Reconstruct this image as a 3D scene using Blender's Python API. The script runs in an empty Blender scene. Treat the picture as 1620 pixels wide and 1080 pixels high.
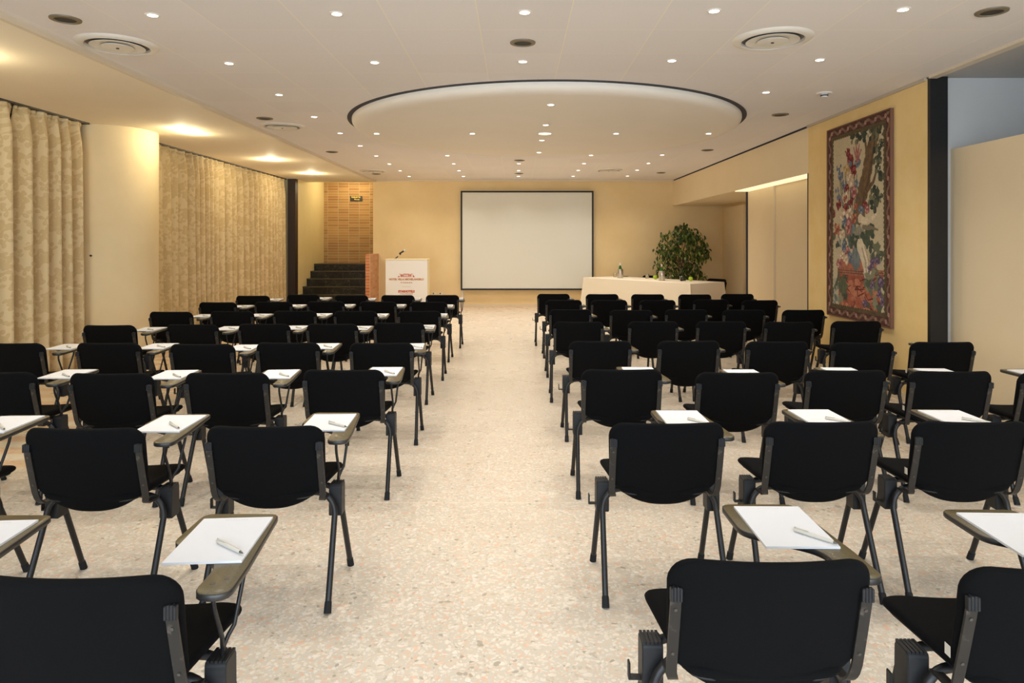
import bpy, bmesh, math, random
import numpy as np
from mathutils import Vector, Matrix, Euler

random.seed(11)
R = math.radians
scene = bpy.context.scene
COL = scene.collection
F, CX, CY, EYE = 1080.0, 816.0, 385.0, 1.575      # lens in pixels, vanishing point, eye height


def wx(px, d):
    return (px - CX) * d / F


def wz(py, d):
    return EYE - (py - CY) * d / F


def lin(r, g, b):
    def f(c):
        c /= 255.0
        return c / 12.92 if c <= 0.04045 else ((c + 0.055) / 1.055) ** 2.4
    return (f(r), f(g), f(b), 1.0)


# ------------------------------------------------------------------ materials
def mat(name, color, rough=0.6, metal=0.0, spec=0.5, coat=0.0):
    m = bpy.data.materials.new(name)
    m.use_nodes = True
    b = m.node_tree.nodes['Principled BSDF']
    b.inputs['Base Color'].default_value = color
    b.inputs['Roughness'].default_value = rough
    b.inputs['Metallic'].default_value = metal
    b.inputs['Specular IOR Level'].default_value = spec
    b.inputs['Coat Weight'].default_value = coat
    return m


class NT:
    def __init__(self, m):
        self.t = m.node_tree
        self.bsdf = self.t.nodes['Principled BSDF']

    def n(self, kind, **kw):
        nd = self.t.nodes.new(kind)
        for k, v in kw.items():
            setattr(nd, k, v)
        return nd

    def l(self, a, b):
        self.t.links.new(a, b)

    def val(self, sock, v):
        if hasattr(v, 'links') or hasattr(v, 'is_linked'):
            self.l(v, sock)
        else:
            sock.default_value = v

    def math(self, op, a, b=0.0, c=None):
        nd = self.n('ShaderNodeMath', operation=op)
        self.val(nd.inputs[0], a)
        self.val(nd.inputs[1], b)
        if c is not None:
            self.val(nd.inputs[2], c)
        return nd.outputs[0]

    def mix(self, fac, a, b):
        nd = self.n('ShaderNodeMix', data_type='RGBA')
        self.val(nd.inputs['Factor'], fac)
        self.val(nd.inputs[6], a)
        self.val(nd.inputs[7], b)
        return nd.outputs[2]

    def ramp(self, fac, stops, interp='LINEAR'):
        nd = self.n('ShaderNodeValToRGB')
        cr = nd.color_ramp
        cr.interpolation = interp
        while len(cr.elements) < len(stops):
            cr.elements.new(0.5)
        for e, (p, c) in zip(cr.elements, stops):
            e.position = p
            e.color = c
        self.l(fac, nd.inputs[0])
        return nd.outputs[0]

    def coord(self, which='Object'):
        return self.n('ShaderNodeTexCoord').outputs[which]

    def noise(self, vec, scale, detail=3.0, rough=0.5):
        nd = self.n('ShaderNodeTexNoise')
        self.l(vec, nd.inputs['Vector'])
        nd.inputs['Scale'].default_value = scale
        nd.inputs['Detail'].default_value = detail
        nd.inputs['Roughness'].default_value = rough
        return nd.outputs['Fac'], nd.outputs['Color']

    def bump(self, h, strength, dist):
        nd = self.n('ShaderNodeBump')
        nd.inputs['Strength'].default_value = strength
        nd.inputs['Distance'].default_value = dist
        self.l(h, nd.inputs['Height'])
        self.l(nd.outputs[0], self.bsdf.inputs['Normal'])

    def base(self, c):
        self.l(c, self.bsdf.inputs['Base Color'])


def stucco(name, c1, c2, rough=0.75, scale=1.3):
    m = mat(name, c1, rough, spec=0.25)
    t = NT(m)
    co = t.coord()
    f, _ = t.noise(co, scale, 6, 0.6)
    t.base(t.ramp(f, [(0.3, c1), (0.7, c2)]))
    f2, _ = t.noise(co, 40, 3)
    t.bump(f2, 0.08, 0.004)
    return m


M = {}
M['wall_yellow'] = stucco('wall_yellow', lin(229, 201, 148), lin(236, 211, 162))
M['wall_stair'] = stucco('wall_stair', lin(228, 212, 158), lin(235, 220, 170))
M['wall_ochre'] = stucco('wall_ochre', lin(229, 197, 132), lin(237, 210, 152), scale=2.2)
M['panel_beige'] = stucco('panel_beige', lin(226, 206, 170), lin(231, 212, 177), scale=0.8)
M['wall_grey'] = stucco('wall_grey', lin(184, 182, 178), lin(190, 188, 184))
M['column'] = stucco('column_plaster', lin(224, 204, 162), lin(230, 211, 172), scale=2.0)
M['soffit'] = stucco('soffit_plaster', lin(238, 227, 204), lin(241, 230, 208))
M['beam'] = stucco('beam_plaster', lin(232, 214, 178), lin(236, 219, 185))
M['disc'] = stucco('disc_plaster', lin(238, 230, 216), lin(241, 233, 220))
M['trim_pale'] = mat('trim_pale', lin(222, 208, 184), 0.5)
M['trim_grey'] = mat('trim_grey', lin(190, 178, 160), 0.45)
M['baseboard'] = mat('baseboard_cream', lin(222, 204, 172), 0.45)
M['dark_gap'] = mat('dark_gap', lin(48, 48, 54), 0.7)
M['dark_brown'] = mat('dark_brown_wood', lin(38, 24, 16), 0.5)
M['black_post'] = mat('black_post', lin(10, 10, 12), 0.45)
M['dark_glass'] = mat('dark_window_glass', lin(14, 15, 18), 0.1)
M['rear_wall'] = mat('rear_wall_paint', lin(225, 220, 210), 0.8)

# ceiling panels with joints
m = M['ceiling'] = mat('ceiling_panels', lin(238, 234, 230), 0.7, spec=0.25)
t = NT(m)
co = t.coord()
mp = t.n('ShaderNodeMapping')
t.l(co, mp.inputs[0])
mp.inputs['Location'].default_value = (0.26, -4.985 + 0.632 * 12, 0)
br = t.n('ShaderNodeTexBrick')
br.offset = 0.0
br.squash = 1.0
t.l(mp.outputs[0], br.inputs['Vector'])
br.inputs['Color1'].default_value = lin(234, 229, 226)
br.inputs['Color2'].default_value = lin(238, 233, 230)
br.inputs['Mortar'].default_value = lin(250, 240, 220)
br.inputs['Scale'].default_value = 1.0
br.inputs['Mortar Size'].default_value = 0.0035
br.inputs['Mortar Smooth'].default_value = 0.1
br.inputs['Bias'].default_value = 0.0
br.inputs['Brick Width'].default_value = 0.632
br.inputs['Row Height'].default_value = 0.632
# tiny perforations
ck = t.n('ShaderNodeTexVoronoi', feature='F1')
ck.inputs['Scale'].default_value = 110
ck.inputs['Randomness'].default_value = 0.0
t.l(co, ck.inputs['Vector'])
dots = t.math('LESS_THAN', ck.outputs['Distance'], 0.28)
c = t.mix(t.math('MULTIPLY', dots, 0.22), br.outputs['Color'], lin(120, 112, 106))
t.base(c)

# terrazzo floor
m = M['floor'] = mat('terrazzo', lin(225, 205, 175), 0.3, spec=0.5)
t = NT(m)
co = t.coord()
base = t.ramp(t.noise(co, 1.1, 4)[0], [(0.3, lin(206, 195, 178)), (0.7, lin(214, 204, 188))])
nz = t.noise(co, 14, 2)[1]
vadd = t.n('ShaderNodeVectorMath', operation='MULTIPLY_ADD')
t.l(nz, vadd.inputs[0])
vadd.inputs[1].default_value = (0.05, 0.05, 0.0)
t.l(co, vadd.inputs[2])
warped = vadd.outputs[0]


def chips(scale, stops, thr, fuzz=0.02):
    v = t.n('ShaderNodeTexVoronoi', feature='F1', voronoi_dimensions='2D')
    v.inputs['Scale'].default_value = scale
    t.l(warped, v.inputs['Vector'])
    sep = t.n('ShaderNodeSeparateColor')
    t.l(v.outputs['Color'], sep.inputs[0])
    col = t.ramp(sep.outputs[0], stops, 'CONSTANT')
    size = t.math('MULTIPLY', sep.outputs[1], thr)
    mask = t.math('LESS_THAN', v.outputs['Distance'], size)
    return mask, col


small_stops = [(0.0, lin(236, 222, 204)), (0.24, lin(214, 196, 172)), (0.46, lin(240, 232, 218)),
               (0.62, lin(226, 186, 150)), (0.76, lin(206, 192, 170)), (0.90, lin(232, 176, 138)), (0.955, lin(172, 156, 132))]
k1, c1 = chips(88, small_stops, 0.85)
k2, c2 = chips(44, [(0.0, lin(238, 226, 208)), (0.35, lin(217, 200, 176)), (0.55, lin(242, 234, 222)),
                    (0.72, lin(230, 180, 146)), (0.87, lin(192, 176, 150)), (0.955, lin(136, 122, 100))], 0.55)
col = t.mix(t.math('MULTIPLY', k1, 0.5), base, c1)
col = t.mix(t.math('MULTIPLY', k2, 0.52), col, c2)
sx = t.n('ShaderNodeSeparateXYZ')
t.l(co, sx.inputs[0])
X, Y = sx.outputs[0], sx.outputs[1]
# divider strips
for yy, tone in ((4.15, lin(246, 234, 208)), (8.9, lin(206, 186, 150)), (13.6, lin(206, 186, 150))):
    k = t.math('LESS_THAN', t.math('ABSOLUTE', t.math('SUBTRACT', Y, yy)), 0.006)
    col = t.mix(t.math('MULTIPLY', k, 0.4), col, tone)
# banded stone border under the curtains and along the screen wall
band = t.math('LESS_THAN', t.math('FRACT', t.math('DIVIDE', Y, 0.31)), 0.5)
stripe = t.mix(band, lin(228, 186, 142), lin(234, 220, 190))
col = t.mix(t.math('LESS_THAN', X, -3.45), col, t.mix(0.35, stripe, col))
col = t.mix(t.math('MULTIPLY', t.math('GREATER_THAN', Y, 16.32), 0.4), col, lin(226, 184, 146))
t.base(col)
t.l(t.math('MULTIPLY_ADD', t.noise(co, 3, 4)[0], 0.18, 0.2), t.bsdf.inputs['Roughness'])


def brick_mat(name, horizontal, c_a, c_b, mortar):
    m = mat(name, c_a, 0.8, spec=0.2)
    t = NT(m)
    co = t.coord()
    s = t.n('ShaderNodeSeparateXYZ')
    t.l(co, s.inputs[0])
    cb = t.n('ShaderNodeCombineXYZ')
    t.l(s.outputs[horizontal], cb.inputs[0])
    t.l(s.outputs[2], cb.inputs[1])
    b = t.n('ShaderNodeTexBrick')
    b.offset = 0.0
    t.l(cb.outputs[0], b.inputs['Vector'])
    b.inputs['Color1'].default_value = c_a
    b.inputs['Color2'].default_value = c_b
    b.inputs['Mortar'].default_value = mortar
    b.inputs['Scale'].default_value = 1.0
    b.inputs['Brick Width'].default_value = 0.283
    b.inputs['Row Height'].default_value = 0.07
    b.inputs['Mortar Size'].default_value = 0.007
    b.inputs['Mortar Smooth'].default_value = 0.2
    f, _ = t.noise(co, 9, 4)
    t.base(t.mix(t.math('MULTIPLY', f, 0.25), b.outputs['Color'], lin(160, 104, 60)))
    t.bump(b.outputs['Fac'], -0.4, 0.008)
    return m


M['brick'] = brick_mat('brick_wall', 0, lin(158, 116, 72), lin(186, 147, 94), lin(184, 176, 138))
M['brick_side'] = brick_mat('brick_pier_side', 1, lin(206, 148, 108), lin(222, 172, 132), lin(205, 172, 132))
M['brick_end'] = brick_mat('brick_pier_end', 0, lin(190, 112, 72), lin(206, 134, 92), lin(214, 190, 156))

m = M['marble'] = mat('black_marble', lin(26, 26, 22), 0.3, spec=0.4)
t = NT(m)
co = t.coord()
_, nc = t.noise(co, 3.0, 6, 0.65)
wv = t.n('ShaderNodeVectorMath', operation='MULTIPLY_ADD')
t.l(nc, wv.inputs[0])
wv.inputs[1].default_value = (0.5, 0.5, 0.5)
t.l(co, wv.inputs[2])
vo = t.n('ShaderNodeTexVoronoi', feature='DISTANCE_TO_EDGE')
vo.inputs['Scale'].default_value = 4.0
t.l(wv.outputs[0], vo.inputs['Vector'])
vein = t.math('LESS_THAN', vo.outputs['Distance'], 0.006)
vf = t.math('MULTIPLY', vein, t.math('MULTIPLY', t.noise(co, 2.2, 2)[0], 0.8))
cloud = t.ramp(t.noise(co, 7, 5)[0], [(0.45, lin(20, 20, 17)), (0.75, lin(48, 45, 36))])
t.base(t.mix(vf, cloud, lin(190, 172, 120)))
M['marble_edge'] = mat('black_marble_edge', lin(66, 62, 50), 0.25, spec=0.5)

# chair materials
m = M['fabric'] = mat('black_fabric', lin(21, 21, 23), 0.95, spec=0.15)
t = NT(m)
co = t.coord()
w1 = t.n('ShaderNodeTexChecker')
w1.inputs['Scale'].default_value = 420
t.l(co, w1.inputs['Vector'])
t.base(t.mix(w1.outputs['Fac'], lin(5, 5, 6), lin(9, 9, 10)))
t.bump(w1.outputs['Fac'], 0.25, 0.001)
t.bsdf.inputs['Sheen Weight'].default_value = 0.0
t.bsdf.inputs['Sheen Roughness'].default_value = 0.5
M['metal_black'] = mat('black_painted_steel', lin(15, 15, 17), 0.45, spec=0.5)
M['bracket'] = mat('dark_grey_steel', lin(46, 42, 39), 0.45, spec=0.45)
t = NT(M['bracket'])
f, _ = t.noise(t.coord(), 30, 3)
t.base(t.ramp(f, [(0.64, lin(36, 33, 30)), (0.76, lin(78, 70, 63))]))
M['plastic'] = mat('black_plastic', lin(18, 19, 22), 0.5, spec=0.45)
M['rubber'] = mat('black_rubber', lin(26, 27, 29), 0.8, spec=0.3)
M['tablet_top'] = mat('brown_laminate', lin(90, 80, 54), 0.34, spec=0.5)
t = NT(M['tablet_top'])
f, _ = t.noise(t.coord(), 180, 2)
t.base(t.ramp(f, [(0.35, lin(82, 72, 48)), (0.65, lin(96, 86, 58))]))
M['tablet_edge'] = mat('dark_edge_band', lin(44, 42, 40), 0.4, spec=0.5)
M['screw'] = mat('screw_plug', lin(86, 82, 74), 0.4, metal=0.5)
M['paper'] = mat('white_paper', lin(222, 223, 226), 0.7, spec=0.2)
M['ink_grey'] = mat('grey_print', lin(206, 206, 206), 0.8)
M['pen'] = mat('pale_grey_pen', lin(204, 200, 188), 0.3, spec=0.5)
M['pen_tip'] = mat('pen_tip', lin(120, 118, 112), 0.25, metal=0.7)
M['care_tag'] = mat('white_tag', lin(214, 206, 190), 0.8)

# fittings
M['lamp_ring'] = mat('lamp_ring_white', lin(232, 226, 214), 0.4)
M['speaker_ring'] = mat('speaker_ring', lin(120, 108, 86), 0.45)
M['speaker_mesh'] = mat('speaker_mesh', lin(58, 54, 46), 0.7)
M['diffuser'] = mat('diffuser_white', lin(226, 220, 208), 0.45)
M['vent_dark'] = mat('vent_dark', lin(104, 102, 100), 0.6)
M['detector'] = mat('detector_white', lin(228, 226, 222), 0.45)


def emit(name, color, strength):
    m = mat(name, (0.9, 0.9, 0.9, 1), 0.4)
    b = m.node_tree.nodes['Principled BSDF']
    b.inputs['Emission Color'].default_value = color
    b.inputs['Emission Strength'].default_value = strength
    try:
        m.cycles.emission_sampling = 'NONE'
    except Exception:
        pass
    return m


M['lamp_glow'] = emit('lamp_glow', (1, 0.95, 0.86, 1), 9)
M['lamp_amber'] = emit('lamp_amber', (1, 0.78, 0.42, 1), 3)
M['screen'] = mat('screen_cloth', lin(222, 220, 208), 0.85, spec=0.1)
M['screen_frame'] = mat('screen_border', lin(28, 26, 24), 0.6)
M['white_board'] = mat('white_lacquer', lin(236, 232, 226), 0.45)
M['cream_edge'] = mat('cream_edge', lin(238, 222, 176), 0.5)
M['print_red'] = mat('print_terracotta', lin(196, 96, 62), 0.7)
M['print_tan'] = mat('print_tan', lin(196, 138, 100), 0.7)
M['mic_black'] = mat('mic_black', lin(30, 30, 30), 0.45)
M['mic_silver'] = mat('mic_silver', lin(200, 200, 196), 0.35, metal=0.8)
M['outlet'] = mat('outlet_cream', lin(228, 214, 184), 0.45)
M['outlet_dark'] = mat('outlet_dark', lin(90, 80, 60), 0.5)
M['cable_white'] = mat('cable_white', lin(226, 222, 214), 0.5)
M['sign_black'] = mat('sign_black', lin(22, 21, 18), 0.4)
M['sign_gold'] = mat('sign_gold', lin(216, 186, 70), 0.4)
M['steel'] = mat('brushed_steel', lin(196, 190, 180), 0.32, metal=1.0)
M['bottle_green'] = mat('bottle_green', lin(28, 120, 40), 0.12, spec=0.5)
M['bottle_green'].node_tree.nodes['Principled BSDF'].inputs['Transmission Weight'].default_value = 0.35
M['cap_white'] = mat('cap_white', lin(230, 232, 236), 0.3, metal=0.3)
M['cap_red'] = mat('cap_red_band', lin(226, 140, 110), 0.4)
M['glass'] = mat('clear_glass', (1, 1, 1, 1), 0.02)
M['glass'].node_tree.nodes['Principled BSDF'].inputs['Transmission Weight'].default_value = 1.0
M['glass'].node_tree.nodes['Principled BSDF'].inputs['IOR'].default_value = 1.45
M['apple'] = mat('green_apple', lin(176, 204, 50), 0.3)
M['stem'] = mat('apple_stem', lin(80, 56, 30), 0.7)
M['pot'] = mat('dark_pot', lin(46, 38, 30), 0.5)
M['soil'] = mat('soil', lin(50, 38, 28), 0.95)
M['bark'] = mat('bark', lin(112, 82, 52), 0.85)
m = M['leaf'] = mat('leaf_green', lin(58, 92, 36), 0.4, spec=0.4)
t = NT(m)
oi = t.n('ShaderNodeNewGeometry')
t.base(t.ramp(oi.outputs['Random Per Island'], [(0.0, lin(44, 58, 18)), (0.6, lin(70, 88, 30)), (1.0, lin(122, 136, 56))]))
m = M['tablecloth'] = mat('cream_cloth', lin(238, 226, 204), 0.85, spec=0.15)

# curtain cloth with woven roses
m = M['curtain'] = mat('damask_curtain', lin(214, 190, 140), 0.75, spec=0.2)
t = NT(m)
uv = t.coord('UV')
wob = t.noise(uv, 7, 2)[1]
va = t.n('ShaderNodeVectorMath', operation='MULTIPLY_ADD')
t.l(wob, va.inputs[0])
va.inputs[1].default_value = (0.05, 0.05, 0)
t.l(uv, va.inputs[2])


def petals(scale, npet, r0, amp, rnd, seed):
    mp = t.n('ShaderNodeMapping')
    t.l(va.outputs[0], mp.inputs[0])
    mp.inputs['Location'].default_value = (seed, seed * 0.37, 0)
    v = t.n('ShaderNodeTexVoronoi', feature='F1', voronoi_dimensions='2D')
    v.inputs['Scale'].default_value = scale
    v.inputs['Randomness'].default_value = rnd
    t.l(mp.outputs[0], v.inputs['Vector'])
    d = t.n('ShaderNodeVectorMath', operation='SUBTRACT')
    t.l(mp.outputs[0], d.inputs[0])
    t.l(v.outputs['Position'], d.inputs[1])
    s = t.n('ShaderNodeSeparateXYZ')
    t.l(d.outputs[0], s.inputs[0])
    sp = t.n('ShaderNodeSeparateColor')
    t.l(v.outputs['Color'], sp.inputs[0])
    ang = t.math('ADD', t.math('ARCTAN2', s.outputs[1], s.outputs[0]), t.math('MULTIPLY', sp.outputs[0], 6.0))
    ln = t.n('ShaderNodeVectorMath', operation='LENGTH')
    t.l(d.outputs[0], ln.inputs[0])
    rad = t.math('MULTIPLY_ADD', t.math('COSINE', t.math('MULTIPLY', ang, float(npet))), amp, r0)
    inside = t.math('LESS_THAN', ln.outputs['Value'], rad)
    inner = t.math('MULTIPLY', t.math('LESS_THAN', ln.outputs['Value'], t.math('MULTIPLY', rad, 0.55)),
                   t.math('GREATER_THAN', ln.outputs['Value'], t.math('MULTIPLY', rad, 0.45)))
    return t.math('SUBTRACT', inside, t.math('MULTIPLY', inner, 0.5))


p1 = petals(3.6, 5, 0.085, 0.018, 0.7, 0.0)
p2 = petals(6.2, 3, 0.038, 0.034, 1.0, 3.3)
p3 = petals(9.5, 1, 0.022, 0.016, 1.0, 7.7)
pm = t.math('MAXIMUM', p1, t.math('MAXIMUM', p2, p3))
grain = t.noise(uv, 160, 2)[0]
back = t.mix(t.math('MULTIPLY', grain, 0.35), lin(216, 197, 158), lin(200, 179, 137))
t.base(t.mix(t.math('MULTIPLY', pm, 0.36), back, lin(170, 138, 80)))
t.bsdf.inputs['Sheen Weight'].default_value = 0.1


# ------------------------------------------------------------------ mesh builder
class MB:
    def __init__(self):
        self.v, self.f, self.m, self.uv = [], [], [], None

    def add(self, verts, faces, mi=0):
        o = len(self.v)
        self.v.extend(tuple(p) for p in verts)
        for f in faces:
            self.f.append([o + i for i in f])
            self.m.append(mi)
        return self

    def box(self, x0, x1, y0, y1, z0, z1, mi=0, mtx=None):
        vs = [Vector(p) for p in ((x0, y0, z0), (x1, y0, z0), (x1, y1, z0), (x0, y1, z0),
                                  (x0, y0, z1), (x1, y0, z1), (x1, y1, z1), (x0, y1, z1))]
        if mtx is not None:
            vs = [mtx @ p for p in vs]
        return self.add(vs, [(0, 3, 2, 1), (4, 5, 6, 7), (0, 1, 5, 4), (1, 2, 6, 5), (2, 3, 7, 6), (3, 0, 4, 7)], mi)

    def prism(self, pts, z0, z1, mi=0, mi_top=None, bevel=0.0):
        n = len(pts)
        loops = []
        if bevel:
            cx = sum(p[0] for p in pts) / n
            cy = sum(p[1] for p in pts) / n
            ins = []
            for i in range(n):
                a, b, c = Vector(pts[i - 1]), Vector(pts[i]), Vector(pts[(i + 1) % n])
                d = (c - a).normalized()
                ins.append((b.x - d.y * bevel, b.y + d.x * bevel))
            loops = [(ins, z0), (pts, z0 + bevel), (pts, z1 - bevel), (ins, z1)]
        else:
            loops = [(pts, z0), (pts, z1)]
        vs = [(x, y, z) for lp, z in loops for x, y in lp]
        o = len(self.v)
        self.v.extend(vs)
        L = len(loops)
        for k in range(L - 1):
            for i in range(n):
                j = (i + 1) % n
                self.f.append([o + k * n + i, o + k * n + j, o + (k + 1) * n + j, o + (k + 1) * n + i])
                self.m.append(mi)
        self.f.append([o + i for i in reversed(range(n))])
        self.m.append(mi)
        self.f.append([o + (L - 1) * n + i for i in range(n)])
        self.m.append(mi if mi_top is None else mi_top)
        return self

    def tube(self, path, r, seg=10, mi=0, cap=True, ry=None):
        path = [Vector(p) for p in path]
        n = len(path)
        rs = r if isinstance(r, (list, tuple)) else [r] * n
        o = len(self.v)
        up = None
        for i, p in enumerate(path):
            d = (path[min(i + 1, n - 1)] - path[max(i - 1, 0)]).normalized()
            if up is None:
                up = Vector((0, 0, 1)) if abs(d.z) < 0.9 else Vector((1, 0, 0))
            s = d.cross(up).normalized()
            up = s.cross(d).normalized()
            for k in range(seg):
                a = 2 * math.pi * k / seg
                self.v.append(tuple(p + s * (math.cos(a) * rs[i]) + up * (math.sin(a) * rs[i])))
        for i in range(n - 1):
            for k in range(seg):
                j = (k + 1) % seg
                self.f.append([o + i * seg + k, o + i * seg + j, o + (i + 1) * seg + j, o + (i + 1) * seg + k])
                self.m.append(mi)
        if cap:
            self.f.append([o + k for k in reversed(range(seg))])
            self.m.append(mi)
            self.f.append([o + (n - 1) * seg + k for k in range(seg)])
            self.m.append(mi)
        return self

    def lathe(self, prof, seg=32, mi=0, center=(0, 0, 0), mis=None):
        o = len(self.v)
        n = len(prof)
        cx, cy, cz = center
        for r, z in prof:
            for k in range(seg):
                a = 2 * math.pi * k / seg
                self.v.append((cx + r * math.cos(a), cy + r * math.sin(a), cz + z))
        for i in range(n - 1):
            for k in range(seg):
                j = (k + 1) % seg
                self.f.append([o + i * seg + k, o + i * seg + j, o + (i + 1) * seg + j, o + (i + 1) * seg + k])
                self.m.append(mis[i] if mis else mi)
        if prof[0][0] > 1e-4:
            self.f.append([o + k for k in reversed(range(seg))])
            self.m.append(mis[0] if mis else mi)
        if prof[-1][0] > 1e-4:
            self.f.append([o + (n - 1) * seg + k for k in range(seg)])
            self.m.append(mis[-1] if mis else mi)
        return self

    def build(self, name, mats, parent=None, smooth=True, angle=38, loc=None, fix=True):
        me = bpy.data.meshes.new(name)
        me.from_pydata(self.v, [], self.f)
        if not isinstance(mats, (list, tuple)):
            mats = [mats]
        for mm in mats:
            me.materials.append(mm)
        me.polygons.foreach_set('material_index', self.m)
        me.update()
        if fix:
            b = bmesh.new()
            b.from_mesh(me)
            bmesh.ops.remove_doubles(b, verts=b.verts, dist=1e-6)
            bmesh.ops.recalc_face_normals(b, faces=b.faces)
            b.to_mesh(me)
            b.free()
        if smooth:
            me.shade_smooth()
            me.set_sharp_from_angle(angle=R(angle))
        ob = bpy.data.objects.new(name, me)
        COL.objects.link(ob)
        if parent is not None:
            ob.parent = parent
        if loc is not None:
            ob.location = loc
        return ob


def bevelled(ob, w, seg=2):
    md = ob.modifiers.new('edge', 'BEVEL')
    md.width = w
    md.segments = seg
    md.limit_method = 'ANGLE'
    return ob


def tag(o, label, cat, group=None):
    o['label'] = label
    o['category'] = cat
    if group:
        o['group'] = group
    return o


def thing(name, label, cat, loc=(0, 0, 0), rz=0.0, group=None):
    o = bpy.data.objects.new(name, None)
    o.empty_display_size = 0.1
    COL.objects.link(o)
    o.location = loc
    o.rotation_euler = (0, 0, rz)
    return tag(o, label, cat, group)


def struct(ob):
    ob['kind'] = 'structure'
    return ob


def sbox(name, m, *a):
    return struct(MB().box(*a).build(name, m, smooth=False))


KIDS = {}


def copy_tree(o, parent=None):
    c = o.copy()
    COL.objects.link(c)
    if parent is not None:
        c.parent = parent
    for ch in KIDS.get(o.name) or list(o.children):
        copy_tree(ch, c)
    return c


# ------------------------------------------------------------------ room shell
CEIL = 3.135
SOF = 3.10
sbox('floor', M['floor'], -6.4, 6.8, -3.2, 18.8, -0.12, 0.0)
sbox('ceiling', M['ceiling'], -3.49, 3.87, -3.2, 16.84, CEIL, CEIL + 0.12)
sbox('ceiling_soffit', M['soffit'], -6.4, -3.49, -3.2, 17.0, SOF, SOF + 0.155)
sbox('ceiling_recess', M['wall_grey'], 3.87, 6.8, -3.2, 6.56, CEIL, CEIL + 0.12)
sbox('ceiling_stair', M['soffit'], -5.6, -3.2, 17.0, 18.8, 3.26, 3.36)
sbox('wall_far', M['wall_yellow'], -3.52, 5.3, 16.84, 17.1, 0, 3.3)
sbox('wall_left', M['dark_glass'], -6.1, -5.92, -3.2, 16.1, 0, SOF)
sbox('wall_stair', M['wall_stair'], -5.6, -5.2, 16.3, 18.6, 0, 3.3)
sbox('wall_brick', M['brick'], -5.6, -3.1, 18.5, 18.7, 0, 3.3)
sbox('wall_landing', M['wall_stair'], -3.15, -3.05, 17.1, 18.5, 0, 3.3)
pier = MB()
pier.box(-3.50, -3.384, 15.89, 16.84, 0, 1.325)
pier.m = [1 if i == 2 else 0 for i in range(6)]
struct(pier.build('wall_parapet', [M['brick_side'], M['brick_end']], smooth=False))
sbox('wall_right', M['wall_yellow'], 5.10, 5.3, 8.9, 16.84, 0, 2.52)
# tapestry wall with its black end post
sbox('wall_tapestry', M['wall_ochre'], 3.87, 4.02, 6.42, 9.03, 0, CEIL - 0.012)
sbox('trim_1', M['black_post'], 3.872, 4.035, 6.375, 6.42, 0, CEIL - 0.002)
sbox('trim_2', M['dark_gap'], 3.868, 3.90, 9.03, 9.06, 0, 2.505)
sbox('beam', M['beam'], 3.87, 5.12, 9.03, 16.84, 2.505, CEIL - 0.028)
sbox('trim_3', M['dark_gap'], 3.90, 5.12, 9.03, 16.84, CEIL - 0.028, CEIL + 0.1)
ls_ = MB().box(3.885, 4.11, 9.07, 12.1, 2.492, 2.5045).build('ceiling_beam_glow', emit('strip_glow', (1.0, 0.84, 0.52, 1), 0.7), smooth=False)  # added glowing sheet, stands in for light falling on the beam underside
tag(ls_, 'added warm glow for light on the beam underside above the beige partition panels', 'glow sheet')
# movable partition panels
sbox('wall_partition', M['panel_beige'], 4.115, 4.175, 10.90, 12.10, 0, 2.50)
sbox('wall_partition_near', M['panel_beige'], 4.145, 4.205, 8.95, 10.895, 0, 2.50)
sbox('trim_4', M['dark_gap'], 4.09, 4.175, 12.10, 12.14, 0, 2.50)
sbox('wall_recess_panel', M['panel_beige'], 5.04, 5.098, 15.1, 16.45, 0, 2.44)
# near right: low panel wall, grey upper wall
sbox('wall_panel', M['panel_beige'], 4.10, 4.20, -3.2, 6.50, 0, 2.46)
sbox('wall_upper', M['wall_grey'], 4.035, 6.8, 6.44, 6.56, 0, CEIL)
sbox('wall_outer', M['wall_grey'], 6.6, 6.8, -3.2, 6.44, 0, CEIL)
# rear wall behind the viewer, with a wide window opening
rw = MB()
rw.box(-6.4, -4.2, -3.2, -3.0, 0, 3.2).box(5.2, 6.8, -3.2, -3.0, 0, 3.2)
rw.box(-4.2, 5.2, -3.2, -3.0, 0, 0.5).box(-4.2, 5.2, -3.2, -3.0, 2.8, 3.2)
struct(rw.build('wall_rear', M['rear_wall'], smooth=False))
wf = MB()
for x in (-4.2, -1.85, 0.5, 2.85, 5.14):
    wf.box(x, x + 0.06, -3.14, -3.06, 0.5, 2.8)
wf.box(-4.2, 5.2, -3.14, -3.06, 0.5, 0.56).box(-4.2, 5.2, -3.14, -3.06, 2.74, 2.8)
struct(wf.build('window_1', M['trim_pale'], smooth=False))
sbox('wall_curtain_end', M['dark_brown'], -5.38, -5.2, 16.1, 16.3, 0, SOF)
# trims and baseboards
sbox('trim_5', M['trim_pale'], -3.505, -3.465, -3.0, 16.83, SOF - 0.008, CEIL)
sbox('trim_6', M['trim_pale'], -3.45, 3.87, 16.80, 16.84, CEIL - 0.03, CEIL)
sbox('trim_7', M['trim_pale'], 3.85, 3.93, -3.0, 6.37, CEIL - 0.022, CEIL)
sbox('trim_8', M['trim_grey'], 3.845, 3.87, 6.43, 9.03, CEIL - 0.03, CEIL)
sbox('baseboard_far', M['baseboard'], -3.38, 5.04, 16.822, 16.84, 0, 0.085)
sbox('baseboard_tapestry', M['baseboard'], 3.855, 3.87, 6.43, 9.03, 0, 0.085)
# curtain rail line
sbox('trim_9', M['dark_brown'], -5.50, -5.40, -3.0, 8.65, SOF - 0.018, SOF)
sbox('trim_10', M['dark_brown'], -5.50, -5.40, 9.9, 16.1, SOF - 0.018, SOF)
# round column
cm = MB().lathe([(0.62, 0), (0.62, SOF)], 72, center=(-5.56, 9.3, 0))
struct(cm.build('column', M['column']))
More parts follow.
